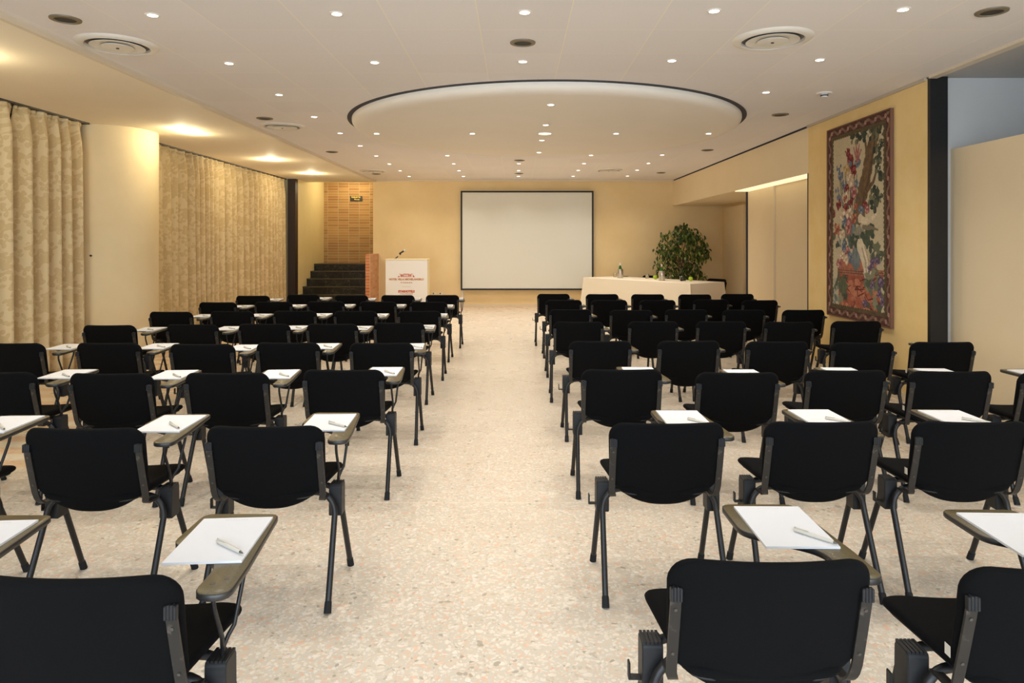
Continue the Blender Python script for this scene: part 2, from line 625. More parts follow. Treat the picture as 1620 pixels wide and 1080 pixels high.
# suspended disc of the ceiling with its shadow gap
DC = (0.38, 9.03)
DZ = 3.03
prof = [(0.0, 0.0), (2.30, 0.0), (2.36, 0.003), (2.42, 0.014), (2.455, 0.032), (2.475, 0.055), (2.48, 0.075), (2.48, 0.098)]
struct(MB().lathe(prof, 128, center=(DC[0], DC[1], DZ)).build('ceiling_disc', M['disc'], angle=60))
ring = MB()
N = 128
for k in range(N):
    a = 2 * math.pi * k / N
    c, s = math.cos(a), math.sin(a)
    for r in (2.40, 2.535):
        ring.v.append((DC[0] + r * c, DC[1] + r * s, CEIL - 0.005))
    for r in (2.40, 2.535):
        ring.v.append((DC[0] + r * c, DC[1] + r * s, CEIL + 0.002))
for k in range(N):
    a, b = 4 * k, 4 * ((k + 1) % N)
    for q in ((0, 1), (1, 3), (3, 2), (2, 0)):
        ring.f.append([a + q[0], a + q[1], b + q[1], b + q[0]])
        ring.m.append(0)
struct(ring.build('trim_11', M['dark_gap']))

# ------------------------------------------------------------------ ceiling fittings
WARM = (1.0, 0.94, 0.85)
YELLOW = (1.0, 0.85, 0.54)
SPOT_W, SOFFIT_W = 38.0, 26.0


def ordinal(i):
    return ['first', 'second', 'third', 'fourth', 'fifth', 'sixth', 'seventh', 'eighth', 'ninth', 'tenth', 'eleventh', 'twelfth'][i]


def downlight(x, y, z, label, group, glow='lamp_glow', rad=0.034, color=WARM, watt=SPOT_W, size=122):
    o = thing('ceiling_downlight', label, 'ceiling light', (x, y, z), 0, group)
    MB().lathe([(rad, -0.001), (rad, -0.006), (rad * 1.3, -0.006), (rad * 1.42, -0.001), (rad * 1.42, 0.0)], 20).build('lamp_ring', M['lamp_ring'], o)
    MB().lathe([(0, -0.0035), (rad, -0.0035), (rad, -0.0015), (0, -0.0015)], 20).build('lamp_lens', M[glow], o)
    ld = bpy.data.lights.new('downlight_beam', 'SPOT' if size < 170 else 'POINT')
    ld.energy = watt
    ld.color = color
    if size < 170:
        ld.spot_size = R(size)
        ld.spot_blend = 1.0
    ld.shadow_soft_size = 0.05
    lo = bpy.data.objects.new('downlight_beam', ld)
    COL.objects.link(lo)
    lo.parent = o
    lo.location = (0, 0, -0.03 if size < 170 else -0.055)
    return o


lines = [(-2.48, 'line nearest the curtains'), (-1.215, 'second line from the curtains'),
         (0.06, 'middle line over the aisle'), (1.33, 'fourth line from the curtains'),
         (2.58, 'line nearest the tapestry')]
rows_all = [4.66 + 1.246 * k for k in range(10)]
for ci, (lx, txt) in enumerate(lines):
    keep = []
    for y in rows_all:
        y2 = y - (lx + 2.48) * 0.022
        if math.hypot(lx - DC[0], y2 - DC[1]) < 2.6 and abs(lx) < 2.4:
            continue
        if ci == 4 and (8.0 < y2 < 11.5):
            continue
        keep.append(y2)
    keep = keep[:9] if ci == 4 else keep
    if ci in (1, 2, 3):
        keep.insert(0, keep[0] - 1.246)      # one more just behind the viewer's upper frame edge
        hidden = 1
    else:
        keep.insert(0, keep[0] - 1.246)
        hidden = 1
    n = len(keep)
    for i, y in enumerate(keep):
        downlight(lx, y, CEIL, 'recessed ceiling spot, %s, %s from the screen wall' % (txt, ordinal(n - 1 - i)), 'recessed ceiling spots')
for i, d in enumerate((7.15, 8.375, 9.615, 10.9)):
    downlight(0.368, d, DZ, 'lit spot on the lengthwise line of the ceiling disc, %s from the screen' % ordinal(3 - i), 'spots in the round ceiling disc')
for x, w in ((-1.84, 'outermost towards the curtains'), (-0.575, 'between the curtain-side spot and the amber lamp'),
             (1.327, 'just beyond the amber lamp towards the tapestry'), (2.55, 'outermost towards the tapestry')):
    downlight(x, 9.03, DZ, 'crosswise spot in the round ceiling disc, %s' % w, 'spots in the round ceiling disc')
downlight(0.385, 9.03, DZ, 'larger amber lamp at the centre of the round ceiling disc', 'amber lamp', 'lamp_amber', 0.085, YELLOW, 12)
for i, (d, w) in enumerate(((3.0, 'behind the nearest curtain bay'), (5.4, 'beside the curtain nearest the viewer'), (9.07, 'right beside the round column, nearer of two'),
                            (9.44, 'right beside the round column, farther of two'),
                            (12.38, 'midway along the far curtains'), (14.84, 'near the staircase'))):
    downlight(-4.45, d, SOF, 'bright warm spot in the soffit %s' % w, 'warm soffit lamps', 'lamp_glow', 0.05, YELLOW, SOFFIT_W if i not in (2, 3) else SOFFIT_W * 0.42, 180)


downlight(-4.3, 17.75, 3.26, 'warm ceiling spot above the staircase landing', 'staircase lamps', 'lamp_glow', 0.05, YELLOW, 22, 180)


def speaker(x, y, label):
    o = thing('ceiling_speaker', label, 'ceiling speaker', (x, y, CEIL), 0, 'round ceiling speakers')
    MB().lathe([(0.066, -0.003), (0.07, -0.012), (0.098, -0.008), (0.1, 0.0)], 28).build('speaker_ring', M['speaker_ring'], o)
    MB().lathe([(0, -0.006), (0.069, -0.006), (0.069, -0.002), (0, -0.002)], 28).build('speaker_grille', M['speaker_mesh'], o)


for x, n, ys in ((-3.13, 'curtain side of the ceiling', (4.745, 8.51, 11.62, 15.3)), (3.2, 'tapestry side of the ceiling', (4.59, 8.26, 11.4, 15.04))):
    for i, y in enumerate(ys):
        speaker(x, y, 'dark round speaker on the %s, %s from the screen wall' % (n, ordinal(3 - i)))
speaker(0.054, 5.3, 'dark round speaker over the aisle, in front of the round ceiling disc')
speaker(0.07, 12.8, 'dark round speaker over the aisle, just beyond the round ceiling disc')
speaker(0.07, 15.2, 'dark round speaker over the aisle, nearest the screen')


def diffuser(x, y, label):
    o = thing('ceiling_air_vent', label, 'air vent', (x, y, CEIL), 0, 'round ceiling air vents')
    MB().lathe([(0.225, 0.0), (0.23, -0.022), (0.245, -0.026), (0.285, -0.012), (0.295, 0.0)], 48).build('vent_rim', M['diffuser'], o)
    MB().lathe([(0, -0.0015), (0.226, -0.0015), (0.226, -0.0005), (0, -0.0005)], 48).build('vent_throat', M['vent_dark'], o)
    for r0, r1, z0, z1 in ((0.10, 0.195, -0.012, -0.024), (0.0, 0.115, -0.018, -0.034)):
        if r0 > 0:
            MB().lathe([(r0, z0), (r1, z1), (r1, z1 + 0.003), (r0, z0 + 0.003), (r0, z0)], 48).build('vent_cone', M['diffuser'], o)
        else:
            MB().lathe([(0.0, z1 + 0.004), (0.05, z1), (r1, z1 + 0.007), (r1, z1 + 0.010), (0.0, z1 + 0.010)], 48).build('vent_cone', M['diffuser'], o)
    MB().lathe([(0.0, -0.036), (0.012, -0.036), (0.012, -0.028), (0.0, -0.028)], 12).build('vent_screw', M['dark_gap'], o)


diffuser(-3.12, 5.35, 'large round air vent on the curtain side, nearest the viewer')
diffuser(-3.10, 9.06, 'round air vent beside the round ceiling disc, level with the column')
diffuser(-3.06, 14.65, 'round air vent on the curtain side near the staircase')
diffuser(1.955, 5.2, 'large round air vent on the tapestry side, in front of the ceiling disc')
diffuser(1.97, 14.46, 'round air vent on the tapestry side near the screen wall')

o = thing('smoke_detector', 'small white smoke detector on the ceiling near the tapestry', 'smoke detector', (3.20, 7.08, CEIL))
MB().lathe([(0.0, -0.012), (0.075, -0.012), (0.082, 0.0)], 28).build('detector_base', M['detector'], o)
MB().lathe([(0.0, -0.045), (0.032, -0.045), (0.036, -0.03), (0.03, -0.012)], 20).build('detector_head', M['detector'], o)
MB().lathe([(0.0365, -0.034), (0.038, -0.034), (0.038, -0.022), (0.0345, -0.022)], 20).build('detector_slots', M['dark_gap'], o)

# ------------------------------------------------------------------ curtains


def curtain(y0, y1, label, seed, pitch=0.25):
    rnd = random.Random(seed)
    base_x = -5.45
    folds = [y0]
    while folds[-1] < y1 - pitch * 0.6:
        folds.append(folds[-1] + pitch * rnd.uniform(0.75, 1.25))
    sc = (y1 - y0) / (folds[-1] - y0)
    folds = [y0 + (f - y0) * sc for f in folds]
    amps = [rnd.uniform(0.06, 0.125) for _ in folds]
    skew = [rnd.uniform(-0.06, 0.06) for _ in folds]
    zs = [0.012 + (SOF - 0.022 - 0.012) * (k / 26.0) for k in range(27)]
    ys, prm = [], []
    for i in range(len(folds) - 1):
        for k in range(14):
            ys.append(i + k / 14.0)
    ys.append(len(folds) - 1.0)
    vs, us = [], []
    ztop = zs[-1]
    for z in zs:
        h = (z / ztop)
        gather = max(0.0, (h - 0.90) / 0.10)
        u = 0.0
        prev = None
        for q in ys:
            i = min(int(q), len(folds) - 2)
            fr = q - i
            a = amps[i] * (1 - fr) + amps[i + 1] * fr
            sk = skew[i] * (1 - fr) + skew[i + 1] * fr
            y = folds[i] + (folds[i + 1] - folds[i]) * fr
            y += sk * (1 - h) * 0.7 * math.sin(math.pi * min(max((y - y0) / (y1 - y0), 0), 1))
            s = 0.5 - 0.5 * math.cos(2 * math.pi * fr)
            s = 1.0 - abs(math.cos(math.pi * fr)) ** 1.5
            depth = a * (1.0 - 0.62 * gather) * (0.75 + 0.25 * (1 - h))
            x = base_x + (s - 0.5) * 2 * depth
            x += gather * 0.012 * math.sin(2 * math.pi * fr * 3)
            if prev is not None:
                u += math.hypot(x - prev[0], y - prev[1])
            prev = (x, y)
            vs.append((x, y, z))
            us.append((u, z))
    nq = len(ys)
    mb = MB()
    mb.v = vs
    for r in range(len(zs) - 1):
        for k in range(nq - 1):
            mb.f.append([r * nq + k, r * nq + k + 1, (r + 1) * nq + k + 1, (r + 1) * nq + k])
            mb.m.append(0)
    ob = mb.build('curtain', M['curtain'], angle=180, fix=False)
    uvl = ob.data.uv_layers.new(name='UVMap')
    for lp in ob.data.loops:
        uvl.data[lp.index].uv = us[lp.vertex_index]
    sd = ob.modifiers.new('thick', 'SOLIDIFY')
    sd.thickness = 0.004
    tag(ob, label, 'curtain', 'floor-length rose-patterned curtains')
    # gathered heading tape
    hb = MB()
    top = []
    for k in range(0, nq):
        top.append(vs[(len(zs) - 1) * nq + k])
    for lvl in (0.0, 0.022, 0.05):
        for k, p in enumerate(top):
            hb.v.append((p[0] + 0.006 + 0.006 * math.sin(k * 1.7), p[1], p[2] - 0.035 + lvl + 0.004 * math.sin(k * 0.9 + seed)))
    for r in range(2):
        for k in range(nq - 1):
            hb.f.append([r * nq + k, r * nq + k + 1, (r + 1) * nq + k + 1, (r + 1) * nq + k])
            hb.m.append(0)
    hd = hb.build('heading_tape', M['curtain'], ob, angle=180, fix=False)
    uvl = hd.data.uv_layers.new(name='UVMap')
    for lp in hd.data.loops:
        p = hd.data.vertices[lp.vertex_index].co
        uvl.data[lp.index].uv = (p.y, p.z)
    sd = hd.modifiers.new('thick', 'SOLIDIFY')
    sd.thickness = 0.006
    return ob


curtain(4.6, 7.43, 'cream rose-patterned curtain at the picture edge, before the column bay curtain', 1)
curtain(7.445, 8.6, 'cream rose-patterned curtain ending beside the round column', 2, 0.22)
curtain(10.05, 11.30, 'gold-lit rose-patterned curtain starting just past the round column', 3)
curtain(11.32, 12.79, 'gold-lit rose-patterned curtain second beyond the column', 4)
curtain(12.82, 14.12, 'gold-lit rose-patterned curtain third beyond the column', 5)
curtain(14.14, 16.09, 'gold-lit rose-patterned curtain beside the dark post by the stairs', 6)

o = MB().lathe([(0, 0), (0.012, 0.0), (0.012, 0.018), (0.006, 0.022), (0, 0.022)], 14).build('wall_hook', M['bracket'])
o.rotation_euler = (R(90), 0, 0)
o.location = (-5.41, 8.70, 1.42)
tag(o, 'tiny dark knob fixed on the round column', 'hook')

# ------------------------------------------------------------------ staircase
st = thing('staircase', 'black marble staircase climbing between the yellow wall and low brick parapet', 'staircase', (-4.35, 16.03, 0))
for k in range(6):
    y0 = 0.314 * k
    y1 = y0 + 0.314 if k < 5 else 2.465
    s = MB().box(-0.848, 0.845, y0, y1, 0.0 if k == 0 else 0.176 * k - 0.02, 0.176 * (k + 1) - 0.03).build('step', M['marble'], st, smooth=False)
    bevelled(MB().box(-0.848, 0.845, y0 - 0.018, y1, 0.176 * (k + 1) - 0.0295, 0.176 * (k + 1)).build('nosing', M['marble_edge'], s, smooth=False), 0.003)

sg = thing('direction_sign', 'small black sign with gold lettering and arrow on the brick wall', 'sign', (wx(563.7, 18.5), 18.49, wz(314, 18.5)))
MB().box(-0.165, 0.165, -0.012, 0.008, -0.07, 0.07).build('sign_plate', M['sign_black'], sg, smooth=False)


def text_mesh(body, size, m, parent, x, y, z, name, width=None, extrude=0.0008, spacing=1.0):
    cu = bpy.data.curves.new(name, 'FONT')
    cu.body = body
    cu.size = size
    cu.align_x = 'CENTER'
    cu.align_y = 'CENTER'
    cu.extrude = extrude
    cu.space_character = spacing
    cu.offset = 0.0035 * size / 0.05
    tmp = bpy.data.objects.new(name + '_tmp', cu)
    COL.objects.link(tmp)
    dg = bpy.context.evaluated_depsgraph_get()
    me = bpy.data.meshes.new_from_object(tmp.evaluated_get(dg))
    bpy.data.objects.remove(tmp)
    bpy.data.curves.remove(cu)
    xs = [v.co.x for v in me.vertices]
    w = max(xs) - min(xs)
    sc = (width / w) if width else 1.0
    for v in me.vertices:
        v.co = Vector((v.co.x * sc, -v.co.z, v.co.y))
    me.materials.clear()
    me.materials.append(m)
    me.name = name
    ob = bpy.data.objects.new(name, me)
    COL.objects.link(ob)
    ob.parent = parent
    ob.location = (x, y, z)
    return ob


text_mesh('TOILETTE', 0.05, M['sign_gold'], sg, -0.01, -0.0135, 0.033, 'lettering', 0.25)
ar = MB()
ar.prism([(-0.05, -0.008), (0.06, -0.008), (0.06, -0.018), (0.10, 0.0), (0.06, 0.018), (0.06, 0.008), (-0.01, 0.008), (-0.02, 0.02), (-0.05, 0.02)], 0, 0.0015)
aro = ar.build('arrow', M['sign_gold'], sg, smooth=False)
aro.rotation_euler = (R(90), 0, 0)
aro.location = (0.0, -0.0125, -0.028)

# ------------------------------------------------------------------ screen
sw0, sw1 = wx(728.8, 16.74), wx(939, 16.74)
sz0, sz1 = wz(458.8, 16.74), wz(301.8, 16.74)
sc_ = thing('projection_screen', 'large blank projection screen with thin black border on the far wall', 'projection screen', ((sw0 + sw1) / 2, 16.76, (sz0 + sz1) / 2))
hw, hh = (sw1 - sw0) / 2, (sz1 - sz0) / 2
MB().box(-hw + 0.03, hw - 0.03, -0.012, 0.0, -hh + 0.03, hh - 0.03).build('screen_cloth', M['screen'], sc_, smooth=False)
fr = MB()
b = 0.04
fr.box(-hw, hw, -0.022, 0.02, hh - b, hh).box(-hw, hw, -0.022, 0.02, -hh, -hh + b)
fr.box(-hw, -hw + b, -0.022, 0.02, -hh + b, hh - b).box(hw - b, hw, -0.022, 0.02, -hh + b, hh - b)
fr.build('screen_border', M['screen_frame'], sc_, smooth=False)
for sx_ in (-0.9 * hw, 0.9 * hw):
    MB().box(sx_ - 0.03, sx_ + 0.03, 0.0, 0.078, hh - 0.25, hh - 0.1).build('wall_mount', M['screen_frame'], sc_, smooth=False)

cb = MB().box(-0.02, 0.02, -0.03, 0.0, 0.0, 0.42).build('cable_trunking', M['cable_white'], smooth=False, loc=(wx(731.5, 16.8), 16.82, 0.0))
tag(cb, 'white cable trunking down the wall below the screen corner', 'cable duct')
for px_, w_ in ((686.8, 'wall socket plate nearer the lectern'), (697.6, 'wall socket plate nearer the screen')):
    ob = thing('wall_socket', 'small cream ' + w_, 'wall socket', (wx(px_, 16.83), 16.838, wz(464, 16.83)), 0, 'wall sockets')
    bevelled(MB().box(-0.055, 0.055, -0.012, 0.0, -0.038, 0.038).build('socket_plate', M['outlet'], ob, smooth=False), 0.004)
    MB().box(-0.032, -0.004, -0.0135, -0.011, -0.018, 0.018).build('socket_hole', M['outlet_dark'], ob, smooth=False)

# ------------------------------------------------------------------ lectern
LD = 15.35
lz = wz(410, LD)
lw = 66.0 * LD / F / 2
lec = thing('lectern', 'white lectern with red villa emblem and hotel lettering on its front', 'lectern', (wx(643, LD), LD, 0))
MB().box(-lw, lw, 0.0, 0.022, 0.0, lz - 0.012).build('front_panel', M['white_board'], lec, smooth=False)
for s in (-1, 1):
    MB().box(min(s * lw, s * (lw - 0.022)), max(s * lw, s * (lw - 0.022)), 0.022, 0.42, 0.0, lz - 0.02).build('side_panel', M['cream_edge'], lec, smooth=False)
MB().box(-lw + 0.022, lw - 0.022, 0.022, 0.40, 0.55, 0.57).build('shelf', M['white_board'], lec, smooth=False)
bevelled(MB().box(-lw - 0.006, lw + 0.006, -0.008, 0.44, lz - 0.012, lz + 0.006).build('top', M['cream_edge'], lec, smooth=False), 0.003)
zpx = lambda py: wz(py, LD)
k = LD / F
# villa emblem
em = MB()


def er(x0, x1, y0, y1):
    em.add([(x0, -0.0012, y0), (x1, -0.0012, y0), (x1, -0.0012, y1), (x0, -0.0012, y1),
            (x0, 0.0, y0), (x1, 0.0, y0), (x1, 0.0, y1), (x0, 0.0, y1)],
           [(0, 1, 2, 3), (7, 6, 5, 4), (0, 4, 5, 1), (1, 5, 6, 2), (2, 6, 7, 3), (3, 7, 4, 0)])


def et(pts):
    n = len(pts)
    em.add([(x, -0.0012, z) for x, z in pts] + [(x, 0.0, z) for x, z in pts],
           [tuple(range(n)), tuple(reversed(range(n, 2 * n)))] + [(i, i + n, (i + 1) % n + n, (i + 1) % n) for i in range(n)])


er(-0.135, 0.115, 0.0, 0.012)
er(-0.135, -0.09, 0.018, 0.055)
er(-0.085, -0.06, 0.018, 0.055)
er(0.04, 0.07, 0.02, 0.058)
er(0.076, 0.112, 0.02, 0.058)
er(-0.075, 0.06, 0.064, 0.074)
for q in range(6):
    er(-0.05 + q * 0.015, -0.044 + q * 0.015, 0.02, 0.056)
er(-0.055, 0.038, 0.056, 0.060)
er(-0.165, -0.125, 0.062, 0.070)
er(0.10, 0.145, 0.064, 0.074)
et([(-0.20, -0.006), (-0.15, -0.004), (-0.155, 0.014), (-0.168, 0.030), (-0.182, 0.016)])
et([(0.14, -0.002), (0.19, 0.0), (0.172, 0.02), (0.15, 0.05), (0.143, 0.03)])
em.build('emblem', M['print_red'], lec, smooth=False, loc=(0.0, -0.001, zpx(438.0)))
text_mesh('HOTEL VILLA MICHELANGELO', 0.055, M['print_tan'], lec, 0.0, -0.002, zpx(441.8), 'hotel_lettering', 55 * k)
text_mesh('VICENZA', 0.032, M['print_tan'], lec, 0.0, -0.002, zpx(447.0), 'town_lettering', 19 * k, spacing=1.6)
MB().box(-0.10, 0.10, -0.0025, -0.001, -0.002, 0.002).build('rule', M['print_tan'], lec, smooth=False, loc=(0, 0, zpx(453.2)))
text_mesh('STARHOTELS', 0.066, M['print_red'], lec, 0.0, -0.002, zpx(461.0), 'group_lettering', 26 * k)
text_mesh('COLLEZIONE', 0.026, M['print_tan'], lec, 0.0, -0.002, zpx(464.6), 'line_lettering', 20 * k, spacing=1.4)

mic = thing('microphone', 'black microphone in a clip on a gooseneck above the lectern', 'microphone', (wx(625.5, 15.5), 15.5, lz + 0.006))
kk = 15.5 / F
P = lambda px_, py_: ((px_ - 625.5) * kk, 0.0, (409.6 - py_) * kk)
MB().lathe([(0, 0), (0.03, 0.0), (0.03, 0.008), (0.014, 0.014), (0, 0.014)], 18).build('mic_base', M['mic_silver'], mic)
MB().tube([P(625.6, 408.8), P(627.5, 407.4), P(629.8, 405.6)], 0.013, 10).build('neck_grip', M['mic_black'], mic)
MB().tube([P(629.8, 405.6), P(631.5, 404.2), P(632.5, 402.8), P(633.4, 401)], 0.007, 8).build('gooseneck', M['mic_silver'], mic)
MB().tube([P(632.9, 403.2), P(633.6, 401.4), P(634.2, 399.8)], 0.016, 10).build('mic_clip', M['mic_black'], mic)
MB().tube([P(631.6, 401.4), P(635, 399.4), P(638.6, 397.4)], [0.015, 0.018, 0.021], 12).build('mic_body', M['mic_black'], mic)
MB().tube([P(638.6, 397.4), P(639.3, 397.0), P(640.2, 396.5), P(641.0, 396.0), P(641.5, 395.7)], [0.022, 0.030, 0.031, 0.024, 0.008], 14).build('mic_head', M['mic_silver'], mic)

# ------------------------------------------------------------------ head table
A = Vector((1.605, 16.02))
C = Vector((3.45, 13.50))
U = (C - A).normalized()
V = Vector((-U.y, U.x))
LEN = (C - A).length
WID = 1.05
TH = 0.78
tb = thing('head_table', 'long head table hidden under the cream cloth before the ficus', 'table', (A.x, A.y, 0), math.atan2(U.y, U.x))
MB().box(0.02, LEN - 0.02, 0.02, WID - 0.02, TH - 0.03, TH - 0.008).build('tabletop', M['dark_brown'], tb, smooth=False)
for lx in (0.12, LEN - 0.12):
    for ly in (0.12, WID - 0.12):
        MB().tube([(lx, ly, 0), (lx, ly, TH - 0.03)], 0.02, 10).build('leg', M['metal_black'], tb)
# cloth: top sheet and hanging skirt with soft folds
cl = MB()
per = []
nL, nW = 90, 32
for i in range(nL):
    per.append((LEN * i / nL, 0.0, 0, -1))
for i in range(nW):
    per.append((LEN, WID * i / nW, 1, 0))
for i in range(nL):
    per.append((LEN * (1 - i / nL), WID, 0, 1))
for i in range(nW):
    per.append((0.0, WID * (1 - i / nW), -1, 0))
n = len(per)
levels = [TH, TH - 0.004, TH - 0.02, TH - 0.10, TH - 0.22, TH - 0.36, TH - 0.50, TH - 0.64, 0.02]
for li, z in enumerate(levels):
    drop = (TH - z) / TH
    for i, (x, y, nx, ny) in enumerate(per):
        s = (x if ny else y) * 1.0 + 3.0 * abs(nx)
        w = 0.5 + 0.5 * math.sin(s * 9.0 + 1.3 * math.sin(s * 2.3))
        off = 0.006 + (0.0 if li == 0 else 0.004) + drop * (0.012 + 0.022 * w)
        if li == 0:
            off = 0.0
        ex = ey = 0.0
        # corners flare outwards
        if (x < 1e-6 or x > LEN - 1e-6) and (y < 1e-6 or y > WID - 1e-6):
            ex, ey = (-1 if x < 1e-6 else 1), (-1 if y < 1e-6 else 1)
            cl.v.append((x + ex * (off + drop * 0.05), y + ey * (off + drop * 0.05), z))
        else:
            cl.v.append((x + nx * off, y + ny * off, z))
for li in range(len(levels) - 1):
    for i in range(n):
        j = (i + 1) % n
        cl.f.append([li * n + i, li * n + j, (li + 1) * n + j, (li + 1) * n + i])
        cl.m.append(0)
cl.f.append(list(range(n)))
cl.m.append(0)
cob = cl.build('tablecloth', M['tablecloth'], angle=45)
cob.location = (A.x, A.y, 0.0)
cob.rotation_euler = (0, 0, math.atan2(U.y, U.x))
tag(cob, 'cream floor-length tablecloth draped over the head table', 'tablecloth')


def at_table(px_, py_):
    d = (EYE - TH) * F / (py_ - CY)
    return (wx(px_, d), d, TH + 0.001)


def cooler(px_, py_, label, cap2, blabel):
    x, y, z = at_table(px_, py_)
    o = thing('wine_cooler', label, 'bottle cooler', (x, y, z), 0, 'steel bottle coolers')
    MB().lathe([(0.0, 0.0), (0.062, 0.0), (0.066, 0.006), (0.066, 0.203), (0.064, 0.207), (0.058, 0.205), (0.058, 0.008), (0.0, 0.008)], 36).build('cooler_body', M['steel'], o)
    b_ = thing('water_bottle', blabel, 'bottle', (x, y, z + 0.0095), 0, 'green water bottles')
    MB().lathe([(0, 0), (0.038, 0), (0.041, 0.01), (0.041, 0.17), (0.036, 0.215), (0.022, 0.258), (0.0145, 0.285), (0.0145, 0.315), (0, 0.315)], 24).build('bottle_glass', M['bottle_green'], b_)
    MB().lathe([(0.0155, 0.283), (0.016, 0.283), (0.0165, 0.335), (0.013, 0.34), (0, 0.34)], 18).build('bottle_cap', M['cap_white'], b_)
    if cap2:
        MB().lathe([(0.0158, 0.278), (0.0172, 0.28), (0.0172, 0.302), (0.0158, 0.303)], 18).build('neck_label', M['cap_red'], b_)


cooler(981.2, 439.7, 'steel bottle cooler near the screen end of the head table', False, 'green water bottle in the cooler near the screen')
cooler(1047.0, 443.6, 'steel bottle cooler in the middle of the table before the ficus', True, 'green water bottle with red neck band in the middle cooler')
for px_, py_, lb in ((973.0, 438.2, 'clear tumbler beside the cooler near the screen'), (1024.0, 440.6, 'clear tumbler before the dark chair back'),
                     (1078.0, 443.4, 'clear tumbler beside the small dark microphone')):
    x, y, z = at_table(px_, py_)
    g = MB().lathe([(0, 0), (0.036, 0), (0.040, 0.01), (0.042, 0.098), (0.0385, 0.098), (0.034, 0.022), (0, 0.020)], 28).build('drinking_glass', M['glass'], loc=(x, y, z))
    tag(g, lb, 'glass', 'tumblers on the head table')
for px_, py_, lb in ((1036.6, 441.6, 'green apple beside the middle bottle cooler'), (1092.8, 444.4, 'green apple near the front corner of the head table')):
    x, y, z = at_table(px_, py_)
    ap = thing('green_apple', lb, 'apple', (x, y, z), 0, 'green apples')
    MB().lathe([(0, 0.008), (0.018, 0.0), (0.032, 0.008), (0.045, 0.034), (0.047, 0.052), (0.040, 0.076), (0.024, 0.087), (0.010, 0.083), (0, 0.076)], 24).build('apple_flesh', M['apple'], ap, angle=80)
    MB().tube([(0, 0, 0.076), (0.003, 0, 0.09), (0.008, 0, 0.10)], 0.002, 6).build('apple_stalk', M['stem'], ap)
x, y, z = at_table(1082.3, 444.6)
tm = thing('table_microphone', 'small dark microphone lying on the white cloth by the tumbler', 'microphone', (x, y, z), 0.5)
MB().tube([(-0.055, 0, 0.022), (0.0, 0, 0.02), (0.04, 0, 0.018)], [0.016, 0.014, 0.011], 12).build('mic_body', M['mic_black'], tm)
MB().tube([(-0.10, 0, 0.024), (-0.095, 0, 0.024), (-0.078, 0, 0.024), (-0.06, 0, 0.023), (-0.055, 0, 0.022)], [0.008, 0.018, 0.024, 0.022, 0.016], 12).build('mic_head', M['bracket'], tm)
x, y, z = at_table(989, 437.6)
ob = bevelled(MB().box(-0.07, 0.07, -0.05, 0.05, 0.0, 0.012).build('folder', M['mic_black'], smooth=False, loc=(x, y, z)), 0.002)
tag(ob, 'small dark folder lying behind the cooler near the screen', 'folder')

# ------------------------------------------------------------------ ficus
px_c = (wx(1078, 15.95), 15.95)
fic = thing('potted_ficus', 'bushy green ficus in a dark pot behind the head table', 'potted plant', (px_c[0], px_c[1], 0))
MB().lathe([(0, 0), (0.17, 0), (0.22, 0.34), (0.235, 0.36), (0.235, 0.38), (0.215, 0.38), (0.21, 0.35), (0, 0.35)], 32).build('pot', M['pot'], fic)
MB().lathe([(0, 0.352), (0.205, 0.352), (0.205, 0.356), (0, 0.362)], 24).build('soil', M['soil'], fic)
tr = MB()
tips = []
rf = random.Random(5)
for q in range(3):
    a = q * 2.1
    tr.tube([(0.03 * math.cos(a), 0.03 * math.sin(a), 0.35), (0.05 * math.cos(a + .6), 0.05 * math.sin(a + .6), 0.7),
             (0.07 * math.cos(a + 1.4), 0.07 * math.sin(a + 1.4), 1.1), (0.14 * math.cos(a + 1.8), 0.14 * math.sin(a + 1.8), 1.5)],
            [0.022, 0.02, 0.016, 0.008], 8)
clus = [(-0.33, 0.0, 0.78, .26), (-0.4, 0.05, 1.1, .27), (-0.38, 0, 1.42, .25), (-0.22, .1, 1.72, .27), (0.0, 0, 1.92, .2), (0.22, 0, 1.78, .22),
        (0.42, 0.02, 1.58, .25), (0.5, 0, 1.34, .2), (0.3, -.1, 1.35, .24), (0.02, -.1, 1.5, .28), (0.0, .1, 1.15, .28), (0.3, .1, 1.02, .24),
        (-0.12, -.15, .86, .25), (0.38, 0, .78, .22), (0.15, .05, .66, .24), (-.15, .15, 1.35, .24), (-.2, .0, .58, .22), (.3, -.05, .58, .2), (0.1, -.2, 1.75, .18)]
for (x, y, z, r) in clus:
    tr.tube([(0.02, 0, max(0.4, z - 0.45)), (x * 0.5, y * 0.5, z - 0.18), (x, y, z)], [0.009, 0.006, 0.003], 6)
tr.build('trunk', M['bark'], fic)
lf = MB()
for (x, y, z, r) in clus:
    for q in range(95):
        a, b_ = rf.uniform(0, 2 * math.pi), math.acos(rf.uniform(-1, 1))
        rr = r * rf.uniform(0.45, 1.08)
        p = Vector((x + rr * math.sin(b_) * math.cos(a), y + 0.9 * rr * math.sin(b_) * math.sin(a), z + rr * math.cos(b_) * 0.9))
        if p.y > 0.72:
            continue
        e = Euler((rf.uniform(-0.5, 0.7), rf.uniform(-0.6, 0.6), rf.uniform(0, 6.28)))
        mt = Matrix.Translation(p) @ e.to_matrix().to_4x4()
        L, W = rf.uniform(0.085, 0.13), rf.uniform(0.019, 0.028)
        pts = [(0, 0, 0), (W * .8, L * .12, -L * .25), (W, 0.2 * L, -L * .45), (W * .55, .18 * L, -L * .75), (0, .12 * L, -L), (-W * .55, .18 * L, -L * .75), (-W, .2 * L, -L * .45), (-W * .8, L * .12, -L * .25)]
        lf.add([mt @ Vector(pp) for pp in pts], [tuple(range(8))])
fo = lf.build('foliage', M['leaf'], fic, smooth=False, fix=False)

# ------------------------------------------------------------------ tapestry (woven picture as colours on a fine grid)
TY0, TY1, TZ0, TZ1 = 8.405, 6.995, 0.712, 2.952


